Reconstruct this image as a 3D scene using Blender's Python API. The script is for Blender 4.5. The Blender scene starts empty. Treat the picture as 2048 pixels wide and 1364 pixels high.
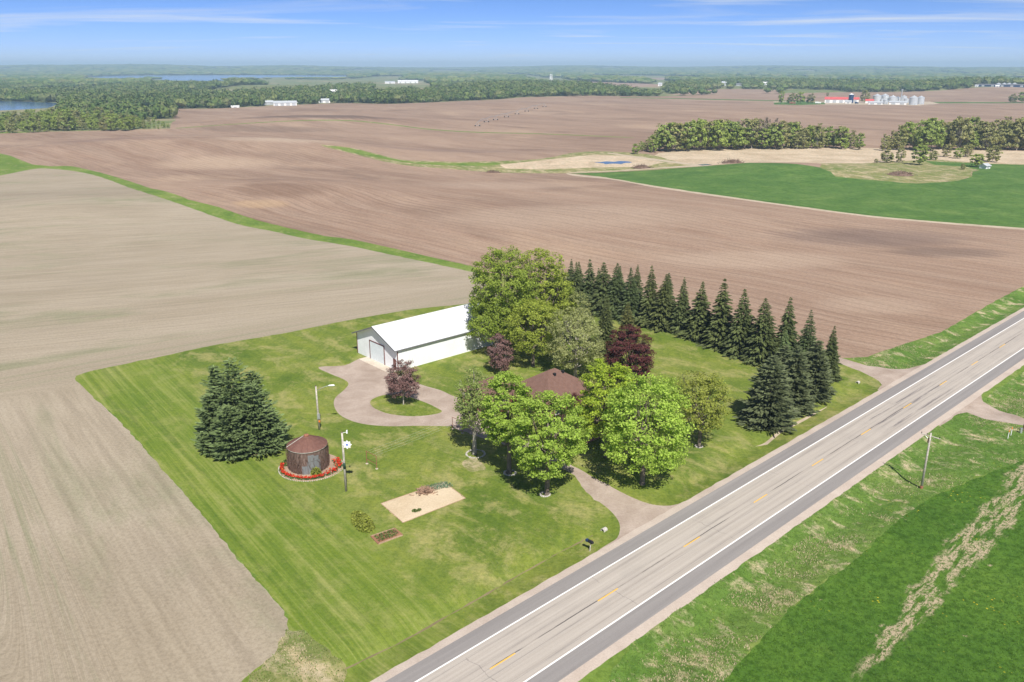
import bpy, math, random
import numpy as np
from mathutils.geometry import delaunay_2d_cdt
from mathutils import Vector, Matrix

# ------------------------------------------------------------------ camera, world, sun, exposure
SC = bpy.context.scene
COL = SC.collection
FPX, HOR, CAMH = 1640.0, 134.0, 54.0          # focal length (px of a 2048 px wide picture), horizon row, drone height
PITCH = math.atan((682 - HOR) / FPX)
cam_data = bpy.data.cameras.new('camera')
cam_data.sensor_width = 36.0
cam_data.lens = FPX / 2048 * 36.0
cam_data.clip_start = 0.5
cam_data.clip_end = 60000
cam = bpy.data.objects.new('camera', cam_data)
COL.objects.link(cam)
cam.location = (0, 0, CAMH)
cam.rotation_euler = (math.pi / 2 - PITCH, 0, 0)
SC.camera = cam

SUN_AZ, SUN_EL = math.radians(168), math.radians(50)     # azimuth clockwise from +Y
world = bpy.data.worlds.new('World')
SC.world = world
world.use_nodes = True
wn = world.node_tree
wn.nodes.clear()
w_out = wn.nodes.new('ShaderNodeOutputWorld')
w_bg = wn.nodes.new('ShaderNodeBackground')
w_bg.inputs['Strength'].default_value = 0.118
w_sky = wn.nodes.new('ShaderNodeTexSky')
w_sky.sky_type = 'NISHITA'
w_sky.sun_disc = False
w_sky.sun_elevation = SUN_EL
w_sky.sun_rotation = SUN_AZ
w_sky.altitude = 0
w_sky.air_density = 0.26
w_sky.dust_density = 0.2
w_sky.ozone_density = 10.0
# thin cirrus: noise on the plane of a high cloud layer
w_tc = wn.nodes.new('ShaderNodeTexCoord')
w_sep = wn.nodes.new('ShaderNodeSeparateXYZ')
wn.links.new(w_tc.outputs['Generated'], w_sep.inputs[0])
def wmath(op, a, b=None, c=None, clamp=False):
    m = wn.nodes.new('ShaderNodeMath'); m.operation = op; m.use_clamp = clamp
    for i, v in enumerate((a, b, c)):
        if v is None: continue
        if isinstance(v, (int, float)): m.inputs[i].default_value = v
        else: wn.links.new(v, m.inputs[i])
    return m.outputs[0]
w_den = wmath('ADD', wmath('MAXIMUM', w_sep.outputs['Z'], 0.0), 0.028)
w_x = wmath('DIVIDE', w_sep.outputs['X'], w_den)
w_y = wmath('DIVIDE', w_sep.outputs['Y'], w_den)
w_cmb = wn.nodes.new('ShaderNodeCombineXYZ')
wn.links.new(w_x, w_cmb.inputs[0]); wn.links.new(w_y, w_cmb.inputs[1])
w_map = wn.nodes.new('ShaderNodeMapping')
w_map.inputs['Rotation'].default_value = (0, 0, math.radians(-16))
w_map.inputs['Location'].default_value = (3.1, 1.7, 0)
w_map.inputs['Scale'].default_value = (0.20, 0.46, 1)
wn.links.new(w_cmb.outputs[0], w_map.inputs[0])
w_n1 = wn.nodes.new('ShaderNodeTexNoise')
w_n1.inputs['Scale'].default_value = 1.0
w_n1.inputs['Detail'].default_value = 7
w_n1.inputs['Roughness'].default_value = 0.55
w_n1.inputs['Distortion'].default_value = 0.9
wn.links.new(w_map.outputs[0], w_n1.inputs['Vector'])
w_r1 = wn.nodes.new('ShaderNodeValToRGB')
w_r1.color_ramp.elements[0].position = 0.455; w_r1.color_ramp.elements[0].color = (0, 0, 0, 1)
w_r1.color_ramp.elements[1].position = 0.76; w_r1.color_ramp.elements[1].color = (0.9, 0.9, 0.9, 1)
wn.links.new(w_n1.outputs['Fac'], w_r1.inputs[0])
w_mix = wn.nodes.new('ShaderNodeMix'); w_mix.data_type = 'RGBA'
w_low = wmath('MULTIPLY', wmath('POWER', 2.718, wmath('MULTIPLY', wmath('MAXIMUM', w_sep.outputs['Z'], 0.0), -48.0)), 0.85)
wn.links.new(wmath('MAXIMUM', w_r1.outputs['Color'], w_low), w_mix.inputs['Factor'])
wn.links.new(w_sky.outputs[0], w_mix.inputs['A'])
w_mix.inputs['B'].default_value = (4.9, 5.2, 5.6, 1)
wn.links.new(w_mix.outputs['Result'], w_bg.inputs['Color'])
wn.links.new(w_bg.outputs[0], w_out.inputs['Surface'])

sun_data = bpy.data.lights.new('sun', 'SUN')
sun_data.energy = 5.0
sun_data.angle = math.radians(0.53)
sun_data.color = (1.0, 0.955, 0.89)
sun = bpy.data.objects.new('sun', sun_data)
COL.objects.link(sun)
sun.location = (30, -60, 120)
to_sun = Vector((math.sin(SUN_AZ) * math.cos(SUN_EL), math.cos(SUN_AZ) * math.cos(SUN_EL), math.sin(SUN_EL)))
sun.rotation_euler = to_sun.to_track_quat('Z', 'Y').to_euler()

SC.render.engine = 'CYCLES'
SC.view_settings.view_transform = 'Standard'
SC.view_settings.look = 'None'
SC.view_settings.exposure = 0.46
SC.view_settings.gamma = 1.0
SC.cycles.max_bounces = 6
SC.cycles.diffuse_bounces = 3
SC.cycles.transparent_max_bounces = 8
SC.cycles.volume_bounces = 0

# ------------------------------------------------------------------ geometry helpers
rng = np.random.default_rng(7)
random.seed(7)
CP, SP = math.cos(PITCH), math.sin(PITCH)

def flat(px, py, z=0.0):
    """pixel of the photograph -> point on the level plane z"""
    u, v = px - 1024.0, py - 682.0
    d = np.array([u, FPX * CP - v * SP, -(v * CP + FPX * SP)])
    return np.array([0, 0, CAMH]) + d * ((CAMH - z) / -d[2])

RA = flat(980.3, 1340); RB = flat(1999, 696)               # two points of the road's centre line
RD = (RB - RA)[:2]; RD /= np.linalg.norm(RD)               # along the road
RN = np.array([RD[1], -RD[0]])                             # across it, towards the right-hand verge
ROAD_AZ = math.atan2(RD[0], RD[1])
def road_xy(s, n): return RA[:2] + RD * s + RN * n
def road_sn(p): q = np.asarray(p)[:2] - RA[:2]; return float(q @ RD), float(q @ RN)

HILLS = []
for px, py, amp, sx, sy in [(300,300,5.5,90,70),(640,300,4.0,70,45),(560,385,3.0,45,35),(850,292,-2.0,90,45),
        (660,246,5.0,110,55),(1100,338,-2.0,80,35),(1600,342,2.5,55,35),(1995,186,12,190,190),(1000,215,4,200,120),
        (470,178,6,380,260),(1500,230,3,150,110),(120,420,2.5,50,45),(1250,430,1.6,60,40),(1750,215,2.5,200,90),
        (420,255,3.0,90,60),(900,185,6,500,300),(1500,176,6,500,350)]:
    q = flat(px, py); HILLS.append((q[0], q[1], amp * 1.5, sx, sy))
CROSS = [(road_sn(flat(1275, 1040))[0], -1, 8.0), (road_sn(flat(1790, 757))[0], -1, 6.5), (road_sn(flat(1935, 845))[0], 1, 6.5)]

def hz(x, y):
    x = np.asarray(x, float); y = np.asarray(y, float)
    z = np.zeros(np.broadcast(x, y).shape)
    s = (x - RA[0]) * RD[0] + (y - RA[1]) * RD[1]
    n = (x - RA[0]) * RN[0] + (y - RA[1]) * RN[1]
    kl = np.ones_like(z); kr = np.ones_like(z)
    for cs, side, wd in CROSS:
        g = 1 - np.exp(-((s - cs) / wd) ** 4)
        if side < 0: kl = kl * g
        else: kr = kr * g
    z = z - 0.55 * kl * np.exp(-((n + 9.2) / 1.7) ** 2) - 0.6 * kr * np.exp(-((n - 10.3) / 2.3) ** 2)
    z = z + 0.10 * np.exp(-(n / 6.2) ** 4)
    for cx, cy, a, sx, sy in HILLS:
        z = z + a * np.exp(-((x - cx) / sx) ** 2 - ((y - cy) / sy) ** 2)
    r = np.hypot(x, y); az = np.arctan2(x, y)
    k = np.clip((r - 5800) / 5200, 0, 1); k = k * k * (3 - 2 * k)
    z = z + k * (41 + 7 * np.sin(az * 9 + 1.3 + r / 2500) + 6 * np.sin(az * 23 + 0.4) + 4 * np.sin(az * 47 + 2 + r / 900)
                 + 22 * np.exp(-((az + 0.40) / 0.10) ** 2) + 9 * np.exp(-((az + 0.24) / 0.06) ** 2) + 9 * np.exp(-((az - 0.07) / 0.05) ** 2)
                 + 9 * np.exp(-((az - 0.44) / 0.07) ** 2))
    k2 = np.clip((r - 1500) / 2500, 0, 1)
    z = z + k2 * 3.0 * np.sin(az * 17 + r / 300.0) * (1 - k)
    return z

STEPS = np.concatenate([np.geomspace(35, 15000, 700)])
def ground(px, py):
    """pixel -> first point of the terrain on that line of sight"""
    u, v = px - 1024.0, py - 682.0
    d = np.array([u, FPX * CP - v * SP, -(v * CP + FPX * SP)]) / FPX
    hd = math.hypot(d[0], d[1])
    t = STEPS / hd
    f = CAMH + t * d[2] - hz(t * d[0], t * d[1])
    i = np.argmax(f < 0)
    if f[i] >= 0: i = len(t) - 1
    lo, hi = t[max(i - 1, 0)], t[i]
    for _ in range(30):
        m = (lo + hi) / 2
        if CAMH + m * d[2] - float(hz(m * d[0], m * d[1])) < 0: hi = m
        else: lo = m
    p = np.array([hi * d[0], hi * d[1], 0.0]); p[2] = float(hz(p[0], p[1]))
    return p

def project(P):
    q = np.asarray(P, float) - [0, 0, CAMH]
    zc = q[1] * CP - q[2] * SP; yc = -(q[2] * CP + q[1] * SP)
    return 1024 + FPX * q[0] / zc, 682 + FPX * yc / zc

def height_to(base, ty):
    lo, hi = 0.0, 80.0
    for _ in range(45):
        m = (lo + hi) / 2
        if project(base + np.array([0, 0, m]))[1] > ty: lo = m
        else: hi = m
    return lo
def px_per_m(P): return FPX / (P[1] * CP + (CAMH - P[2]) * SP)

# ------------------------------------------------------------------ object helpers
def mesh_np(name, V, F, smooth=False):
    """V (n,3), F list of index arrays (each (m,k)) -> mesh"""
    me = bpy.data.meshes.new(name)
    if not isinstance(F, (list, tuple)): F = [F]
    F = [np.asarray(f, np.int32) for f in F if len(f)]
    nl = sum(f.size for f in F); npoly = sum(len(f) for f in F)
    me.vertices.add(len(V)); me.vertices.foreach_set('co', np.asarray(V, np.float32).ravel())
    me.loops.add(nl); me.polygons.add(npoly)
    me.loops.foreach_set('vertex_index', np.concatenate([f.ravel() for f in F]))
    sizes = np.concatenate([np.full(len(f), f.shape[1], np.int32) for f in F])
    starts = np.concatenate([[0], np.cumsum(sizes)[:-1]]).astype(np.int32)
    me.polygons.foreach_set('loop_start', starts)
    if smooth: me.polygons.foreach_set('use_smooth', np.ones(npoly, bool))
    me.update(calc_edges=True)
    if not smooth: me.shade_flat()
    return me

def link(name, me, mat=None, parent=None, loc=None, rotz=None):
    o = bpy.data.objects.new(name, me)
    COL.objects.link(o)
    if mat is not None and len(me.materials) == 0: me.materials.append(mat)
    if parent is not None: o.parent = parent
    if loc is not None: o.location = loc
    if rotz is not None: o.rotation_euler = (0, 0, rotz)
    return o
def thing(name, label, cat, loc=(0, 0, 0), rotz=0.0, group=None):
    o = bpy.data.objects.new(name, None)
    o.empty_display_size = 0.5
    COL.objects.link(o)
    o.location = loc; o.rotation_euler = (0, 0, rotz)
    o['label'] = label; o['category'] = cat
    if group: o['group'] = group
    return o
def tag(o, label, cat, group=None):
    o['label'] = label; o['category'] = cat
    if group: o['group'] = group
    return o
def copy_thing(root, loc, rotz, scale=(1, 1, 1), label=None, group=None):
    r = root.copy(); COL.objects.link(r)
    r.location = loc; r.rotation_euler = (0, 0, rotz); r.scale = scale
    if label: r['label'] = label
    if group: r['group'] = group
    for ch in root.children:
        c = ch.copy(); COL.objects.link(c); c.parent = r
    return r

class MB:
    """collects boxes, tubes and polygons into one mesh"""
    def __init__(s): s.V = []; s.F = {}; s.n = 0
    def add(s, V, faces):
        V = np.asarray(V, float)
        for f in faces: s.F.setdefault(len(f), []).append([i + s.n for i in f])
        s.V.append(V); s.n += len(V); return s
    def box(s, x0, x1, y0, y1, z0, z1):
        return s.add([(x0,y0,z0),(x1,y0,z0),(x1,y1,z0),(x0,y1,z0),(x0,y0,z1),(x1,y0,z1),(x1,y1,z1),(x0,y1,z1)],
              [(0,3,2,1),(4,5,6,7),(0,1,5,4),(1,2,6,5),(2,3,7,6),(3,0,4,7)])
    def tube(s, P, R, k=8, caps=True):
        P = [np.asarray(p, float) for p in P]
        if isinstance(R, (int, float)): R = [R] * len(P)
        rings = []
        for i, p in enumerate(P):
            a = P[max(i - 1, 0)]; b = P[min(i + 1, len(P) - 1)]
            d = b - a; d = d / (np.linalg.norm(d) + 1e-9)
            u = np.cross(d, [0, 0, 1.0] if abs(d[2]) < 0.9 else [1.0, 0, 0]); u /= np.linalg.norm(u)
            w = np.cross(d, u)
            an = np.arange(k) * 2 * math.pi / k
            rings.append(p + R[i] * (np.cos(an)[:, None] * u + np.sin(an)[:, None] * w))
        fs = []
        for i in range(len(P) - 1):
            for j in range(k):
                fs.append((i*k+j, i*k+(j+1) % k, (i+1)*k+(j+1) % k, (i+1)*k+j))
        if caps:
            fs.append(tuple(range(k))[::-1]); fs.append(tuple((len(P)-1)*k + j for j in range(k)))
        return s.add(np.vstack(rings), fs)
    def lathe(s, prof, k=24, a0=0.0):
        """prof: list of (r, z)"""
        V = []; fs = []
        an = a0 + np.arange(k) * 2 * math.pi / k
        for r, z in prof:
            for a in an: V.append((r * math.cos(a), r * math.sin(a), z))
        for i in range(len(prof) - 1):
            for j in range(k): fs.append((i*k+j, i*k+(j+1) % k, (i+1)*k+(j+1) % k, (i+1)*k+j))
        return s.add(V, fs)
    def mesh(s, name, smooth=False):
        return mesh_np(name, np.vstack(s.V), [np.array(v) for v in s.F.values()], smooth)
    def build(s, name, mat, parent=None, smooth=False, loc=None, rotz=None):
        return link(name, s.mesh(name, smooth), mat, parent, loc, rotz)

# ------------------------------------------------------------------ materials
class Nodes:
    def __init__(s, name):
        s.m = bpy.data.materials.new(name); s.m.use_nodes = True
        s.t = s.m.node_tree; s.t.nodes.clear()
        s.out = s.t.nodes.new('ShaderNodeOutputMaterial')
        s.geo = s.t.nodes.new('ShaderNodeNewGeometry')
        s.P = s.geo.outputs['Position']
    def new(s, ty): return s.t.nodes.new(ty)
    def set(s, sock, v):
        if isinstance(v, bpy.types.NodeSocket): s.t.links.new(v, sock)
        elif isinstance(v, (tuple, list)) and len(v) == 3 and sock.type == 'RGBA': sock.default_value = (*v, 1)
        else: sock.default_value = v
    def math(s, op, a, b=None, c=None, clamp=False):
        m = s.new('ShaderNodeMath'); m.operation = op; m.use_clamp = clamp
        for i, v in enumerate((a, b, c)):
            if v is not None: s.set(m.inputs[i], v)
        return m.outputs[0]
    def mapping(s, v, rotz=0.0, scale=(1, 1, 1), loc=(0, 0, 0)):
        """turns the plan by rotz so that +y of the result runs along azimuth rotz, then scales"""
        a = s.new('ShaderNodeMapping'); a.vector_type = 'POINT'
        a.inputs['Rotation'].default_value = (0, 0, rotz)
        s.set(a.inputs['Vector'], v)
        b = s.new('ShaderNodeMapping')
        b.inputs['Scale'].default_value = scale; b.inputs['Location'].default_value = loc
        s.t.links.new(a.outputs[0], b.inputs['Vector'])
        return b.outputs[0]
    def noise(s, v=None, scale=1.0, detail=3, rough=0.5, dist=0.0):
        n = s.new('ShaderNodeTexNoise')
        s.set(n.inputs['Vector'], v if v is not None else s.P)
        n.inputs['Scale'].default_value = scale; n.inputs['Detail'].default_value = detail
        n.inputs['Roughness'].default_value = rough; n.inputs['Distortion'].default_value = dist
        return n.outputs['Fac']
    def ramp(s, f, stops):
        r = s.new('ShaderNodeValToRGB'); e = r.color_ramp.elements
        while len(e) < len(stops): e.new(0.5)
        for i, (p, c) in enumerate(stops):
            e[i].position = p; e[i].color = (*c, 1) if len(c) == 3 else c
        s.set(r.inputs[0], f); return r.outputs['Color']
    def step(s, f, lo, hi):
        m = s.new('ShaderNodeMapRange'); m.interpolation_type = 'SMOOTHSTEP'
        s.set(m.inputs['Value'], f); m.inputs['From Min'].default_value = lo; m.inputs['From Max'].default_value = hi
        return m.outputs[0]
    def mix(s, f, a, b, mode='MIX'):
        m = s.new('ShaderNodeMix'); m.data_type = 'RGBA'; m.blend_type = mode
        s.set(m.inputs['Factor'], f); s.set(m.inputs['A'], a); s.set(m.inputs['B'], b)
        return m.outputs['Result']
    def bump(s, h, strength=0.3, dist=0.1):
        b = s.new('ShaderNodeBump'); s.set(b.inputs['Height'], h)
        b.inputs['Strength'].default_value = strength; b.inputs['Distance'].default_value = dist
        return b.outputs[0]
    def line(s, p, d):
        """signed distance along direction d from plan point p"""
        v = s.new('ShaderNodeVectorMath'); v.operation = 'SUBTRACT'
        s.set(v.inputs[0], s.P); v.inputs[1].default_value = (float(p[0]), float(p[1]), 0)
        w = s.new('ShaderNodeVectorMath'); w.operation = 'DOT_PRODUCT'
        s.t.links.new(v.outputs[0], w.inputs[0]); w.inputs[1].default_value = (float(d[0]), float(d[1]), 0)
        return w.outputs['Value']
    def principled(s, color, rough=0.9, normal=None, metallic=0.0, spec=0.3):
        b = s.new('ShaderNodeBsdfPrincipled')
        s.set(b.inputs['Base Color'], color); s.set(b.inputs['Roughness'], rough)
        b.inputs['Metallic'].default_value = metallic
        b.inputs['Specular IOR Level'].default_value = spec
        if normal is not None: s.t.links.new(normal, b.inputs['Normal'])
        s.t.links.new(b.outputs[0], s.out.inputs['Surface'])
        return s.m

def plain(name, c, rough=0.7, var=0.12, scale=2.0, metallic=0.0, spec=0.3):
    n = Nodes(name)
    f = n.noise(scale=scale, detail=5, rough=0.6)
    lo = tuple(max(0, x * (1 - 2 * var)) for x in c); hi = tuple(min(1, x * (1 + 1.2 * var)) for x in c)
    return n.principled(n.ramp(f, [(0.3, lo), (0.7, hi)]), rough, metallic=metallic, spec=spec)

M = {}
# --- soils and grasses
def soil(name, cols, az, streak, rows, dry, bumps=0.25, fine=1.2, dark=None, greens=None, knoll=None, passes=0.0, headland=None, big_amt=1.0, patches=()):
    n = Nodes(name)
    wp = n.new('ShaderNodeVectorMath'); wp.operation = 'ADD'                      # furrows bend a little with the land
    wx = n.math('MULTIPLY', n.math('SUBTRACT', n.noise(None, 0.006, 2, 0.5), 0.5), 26.0)
    cb = n.new('ShaderNodeCombineXYZ'); n.set(cb.inputs[0], wx); n.set(cb.inputs[1], wx)
    n.t.links.new(n.P, wp.inputs[0]); n.t.links.new(cb.outputs[0], wp.inputs[1])
    base = n.mapping(wp.outputs[0], az)
    if headland:
        hm, haz = headland(n)
        mv = n.new('ShaderNodeMix'); mv.data_type = 'VECTOR'
        n.set(mv.inputs['Factor'], hm); n.t.links.new(base, mv.inputs['A']); n.t.links.new(n.mapping(n.P, haz), mv.inputs['B'])
        base = mv.outputs['Result']
    sc = lambda k, l=(0, 0, 0): n.mapping(base, 0.0, k, l)
    big = n.noise(n.mapping(n.P, az, (0.020, 0.0060, 0.01)), 1.0, 6, 0.62, 0.6)
    mid = n.noise(sc((0.16, 0.008, 0.05), (9, 4, 0)), 1.0, 7, 0.68, 0.25)
    col = n.mix(big_amt, cols[1], n.ramp(big, [(0.30, cols[0]), (0.50, cols[1]), (0.68, cols[2])]))
    col = n.mix(n.math('MULTIPLY', n.step(mid, 0.38, 0.64), streak), col, dry)
    blot = n.noise(n.mapping(n.P, 0.3, (0.011, 0.017, 0.01), (31, 2, 0)), 1.0, 6, 0.62, 0.4)
    if dark: col = n.mix(n.math('MULTIPLY', n.step(blot, 0.54, 0.72), dark[1]), col, dark[0])
    if knoll:
        kn = n.noise(n.mapping(n.P, az + 0.5, (0.016, 0.0075, 0.01), (3, 41, 0)), 1.0, 6, 0.62, 0.25)
        col = n.mix(n.math('MULTIPLY', n.step(kn, 0.52, 0.72), knoll[1]), col, knoll[0])
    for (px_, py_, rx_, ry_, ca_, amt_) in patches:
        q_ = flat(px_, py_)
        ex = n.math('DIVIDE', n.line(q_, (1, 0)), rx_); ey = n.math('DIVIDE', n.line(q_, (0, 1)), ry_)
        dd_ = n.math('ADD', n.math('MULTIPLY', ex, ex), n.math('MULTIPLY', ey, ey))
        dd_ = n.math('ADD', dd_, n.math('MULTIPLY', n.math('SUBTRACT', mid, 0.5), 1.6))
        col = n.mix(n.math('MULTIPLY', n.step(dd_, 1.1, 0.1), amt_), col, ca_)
    if greens:
        gr = n.noise(sc((0.05, 0.014, 0.05), (5, 14, 0)), 1.0, 7, 0.68, 0.6)
        col = n.mix(n.math('MULTIPLY', n.step(gr, 0.48, 0.70), greens[1]), col, greens[0])
    rw = n.noise(sc((rows, 0.05, 0.05)), 1.0, 4, 0.62, 0.1)
    col = n.mix(n.math('MULTIPLY', n.step(rw, 0.40, 0.62), 0.36), col, n.mix(1.0, col, (0.66, 0.64, 0.62), 'MULTIPLY'))
    if passes:
        wv = n.new('ShaderNodeTexWave'); wv.wave_type = 'BANDS'; wv.bands_direction = 'X'
        n.set(wv.inputs['Vector'], base); wv.inputs['Scale'].default_value = 0.085; wv.inputs['Distortion'].default_value = 0.5
        wv.inputs['Detail'].default_value = 3; wv.inputs['Detail Scale'].default_value = 0.6
        col = n.mix(n.math('MULTIPLY', n.step(wv.outputs['Fac'], 0.80, 1.0), passes), col, n.mix(1.0, col, (0.58, 0.56, 0.55), 'MULTIPLY'))
    fn = n.noise(None, fine, 8, 0.82)
    col = n.mix(n.math('MULTIPLY', n.step(fn, 0.43, 0.60), 0.50), col, n.mix(1.0, col, (0.60, 0.58, 0.55), 'MULTIPLY'))
    hgt = n.math('ADD', n.math('MULTIPLY', rw, 0.5), n.math('MULTIPLY', fn, 0.5))
    return n.principled(col, 0.95, n.bump(hgt, bumps, 0.25), spec=0.1)

EDGE0 = flat(300, 900); EDGE1 = flat(560, 1215)
EDGE_D = (EDGE1 - EDGE0)[:2]; EDGE_D /= np.linalg.norm(EDGE_D); EDGE_N = np.array([EDGE_D[1], -EDGE_D[0]])
if EDGE_N @ (flat(600, 950) - EDGE0)[:2] < 0: EDGE_N = -EDGE_N
def by_lawn(n):
    """the last passes of the machine run along the lawn edge"""
    d = n.line(EDGE0, EDGE_N)
    sc_ = float((flat(150, 757) - EDGE0)[:2] @ EDGE_D)
    al = n.line(EDGE0, EDGE_D)
    return n.math('MULTIPLY', n.step(d, -24.0, -15.0), n.step(al, sc_ - 14, sc_ + 4)), math.atan2(EDGE_D[0], EDGE_D[1])
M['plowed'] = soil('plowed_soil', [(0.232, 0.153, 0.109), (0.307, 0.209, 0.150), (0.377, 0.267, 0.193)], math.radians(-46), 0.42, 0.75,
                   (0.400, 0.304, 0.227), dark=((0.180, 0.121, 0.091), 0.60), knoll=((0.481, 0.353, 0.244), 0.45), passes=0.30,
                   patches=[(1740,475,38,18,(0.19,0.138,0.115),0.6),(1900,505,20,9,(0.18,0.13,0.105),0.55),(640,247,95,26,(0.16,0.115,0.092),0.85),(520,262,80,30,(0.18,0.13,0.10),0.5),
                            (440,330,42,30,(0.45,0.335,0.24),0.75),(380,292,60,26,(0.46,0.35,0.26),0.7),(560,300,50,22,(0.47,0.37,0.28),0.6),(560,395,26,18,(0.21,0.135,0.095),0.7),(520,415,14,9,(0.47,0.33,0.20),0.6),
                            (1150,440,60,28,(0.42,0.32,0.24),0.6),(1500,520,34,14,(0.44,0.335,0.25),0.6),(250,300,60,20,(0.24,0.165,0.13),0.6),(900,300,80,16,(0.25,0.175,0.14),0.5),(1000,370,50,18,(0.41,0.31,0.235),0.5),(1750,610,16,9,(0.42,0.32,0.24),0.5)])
M['stubble'] = soil('stubble', [(0.306, 0.257, 0.186), (0.359, 0.304, 0.224), (0.400, 0.341, 0.261)], math.radians(70), 0.32, 1.1,
                    (0.422, 0.363, 0.283), dark=((0.293, 0.239, 0.167), 0.30), greens=((0.237, 0.241, 0.143), 0.75), fine=2.2, passes=0.10, headland=by_lawn)
M['plowed_far'] = soil('far_soil', [(0.252, 0.170, 0.124), (0.324, 0.228, 0.167), (0.396, 0.288, 0.213)], math.radians(80), 0.4, 0.2,
                       (0.408, 0.312, 0.230), dark=((0.192, 0.132, 0.103), 0.5))

def grass(name, lo, mid, hi, dry, dry_amt, az=None, stripe=0.0, clump=0.7, flowers=0.0, dry_lo=0.52, bumpy=0.35, grain=0.55, dry_k=1.6):
    n = Nodes(name)
    big = n.noise(None, 0.06, 4, 0.55, 0.4)
    col = n.ramp(big, [(0.30, lo), (0.5, mid), (0.70, hi)])
    if az is not None:
        st = n.noise(n.mapping(n.P, az, (0.42, 0.012, 0.1)), 1.0, 3, 0.5, 0.1)
        col = n.mix(n.math('MULTIPLY', n.step(st, 0.40, 0.62), stripe), col, n.mix(1.0, col, (1.35, 1.22, 1.1), 'MULTIPLY'))
        st2 = n.noise(n.mapping(n.P, az + math.radians(48), (0.75, 0.02, 0.1), (3, 8, 0)), 1.0, 3, 0.5, 0.1)
        col = n.mix(n.math('MULTIPLY', n.step(st2, 0.42, 0.62), stripe * 0.8), col, n.mix(1.0, col, (0.72, 0.78, 0.74), 'MULTIPLY'))
    d = n.noise(n.mapping(n.P, 0.9, (0.09 * dry_k, 0.13 * dry_k, 0.1), (17, 3, 0)), 1.0, 10, 0.74, 0.3)
    col = n.mix(n.math('MULTIPLY', n.step(d, dry_lo, dry_lo + 0.16), dry_amt), col, dry)
    m2 = n.noise(None, clump, 5, 0.68)
    col = n.mix(n.math('MULTIPLY', n.step(m2, 0.42, 0.64), 0.45), col, n.mix(1.0, col, (1.45, 1.30, 1.30), 'MULTIPLY'))
    fn = n.noise(None, clump * 2.6, 6, 0.80)
    col = n.mix(n.math('MULTIPLY', n.step(fn, 0.44, 0.60), grain), col, n.mix(1.0, col, (0.48, 0.55, 0.42), 'MULTIPLY'))
    if flowers:
        v = n.new('ShaderNodeTexVoronoi'); n.set(v.inputs['Vector'], n.P); v.inputs['Scale'].default_value = 1.6
        pt = n.math('LESS_THAN', v.outputs['Distance'], 0.16)
        where = n.step(n.noise(None, 0.13, 3, 0.6), 0.52, 0.70)
        col = n.mix(n.math('MULTIPLY', n.math('MULTIPLY', pt, where), flowers), col, (0.62, 0.50, 0.03))
    return n, col, n.bump(n.math('ADD', fn, m2), bumpy, 0.2)

n, c, b = grass('lawn_grass', (0.088, 0.142, 0.019), (0.137, 0.185, 0.030), (0.191, 0.221, 0.050), (0.338, 0.306, 0.125), 0.62,
                az=math.radians(-41), stripe=0.55, clump=0.8, flowers=0.25, dry_lo=0.47, grain=0.5)
bare = n.noise(n.mapping(n.P, 0.2, (0.05, 0.07, 0.1), (7, 23, 0)), 1.0, 7, 0.68, 0.4)
c = n.mix(n.math('MULTIPLY', n.step(bare, 0.60, 0.74), 0.5), c, (0.400, 0.335, 0.175))
# greener, streaked strip along the stubble field
e0 = flat(300, 900); e1 = flat(560, 1215)
ed = (e1 - e0)[:2]; ed /= np.linalg.norm(ed); en = np.array([ed[1], -ed[0]])
if en @ (flat(600, 950) - e0)[:2] < 0: en = -en
dist_edge = n.line(e0, en)
stk = n.noise(n.mapping(n.P, math.atan2(ed[0], ed[1]), (1.1, 0.025, 0.1), (2, 6, 0)), 1.0, 6, 0.70, 0.25)
sfade = n.math('ADD', dist_edge, n.math('MULTIPLY', n.math('SUBTRACT', n.noise(None, 0.12, 5, 0.65), 0.5), 12.0))
strip_mask = n.math('MULTIPLY', n.math('SUBTRACT', 1.0, n.step(sfade, 8.0, 20.0)), 0.60)
strip_col = n.ramp(stk, [(0.34, (0.066, 0.122, 0.014)), (0.50, (0.145, 0.212, 0.024)), (0.64, (0.270, 0.298, 0.080))])
sg = n.step(n.noise(None, 2.2, 6, 0.8), 0.44, 0.60)
strip_col = n.mix(n.math('MULTIPLY', sg, 0.5), strip_col, n.mix(1.0, strip_col, (0.5, 0.58, 0.45), 'MULTIPLY'))
c = n.mix(strip_mask, c, strip_col)
M['lawn'] = n.principled(c, 0.9, b, spec=0.15)
n, c, b = grass('verge_grass', (0.075, 0.155, 0.022), (0.110, 0.195, 0.034), (0.165, 0.225, 0.055), (0.50, 0.41, 0.27), 0.92,
                clump=0.55, flowers=0.4, dry_lo=0.50, bumpy=0.7, grain=0.65, dry_k=2.6)
rn = n.line(RA, RN)
far = n.step(rn, 7.0, 9.5)
M['verge'] = n.principled(c, 0.9, b, spec=0.15)
n, c, b = grass('margin_grass', (0.095, 0.165, 0.025), (0.135, 0.205, 0.035), (0.19, 0.24, 0.06), (0.38, 0.33, 0.18), 0.5,
                clump=0.5, bumpy=0.6)
M['margin'] = n.principled(c, 0.9, b, spec=0.15)
n, c, b = grass('alfalfa', (0.056, 0.129, 0.016), (0.071, 0.155, 0.019), (0.092, 0.179, 0.024), (0.099, 0.163, 0.026), 0.3,
                az=math.radians(-38), stripe=0.25, clump=0.45, flowers=0.8, bumpy=1.0, grain=0.95)
q0 = flat(1722, 1345); q1 = flat(1925, 1110)
dd = (q1 - q0)[:2]; dd /= np.linalg.norm(dd); dn = np.array([dd[1], -dd[0]])
wob = n.math('MULTIPLY', n.math('SUBTRACT', n.noise(None, 0.22, 4, 0.6), 0.5), 5.0)
dl = n.math('ABSOLUTE', n.math('ADD', n.line(q0, dn), wob))
along = n.line(q0, dd)
wid = n.math('MULTIPLY', n.step(along, -4.0, 30.0), 1.5)
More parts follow.
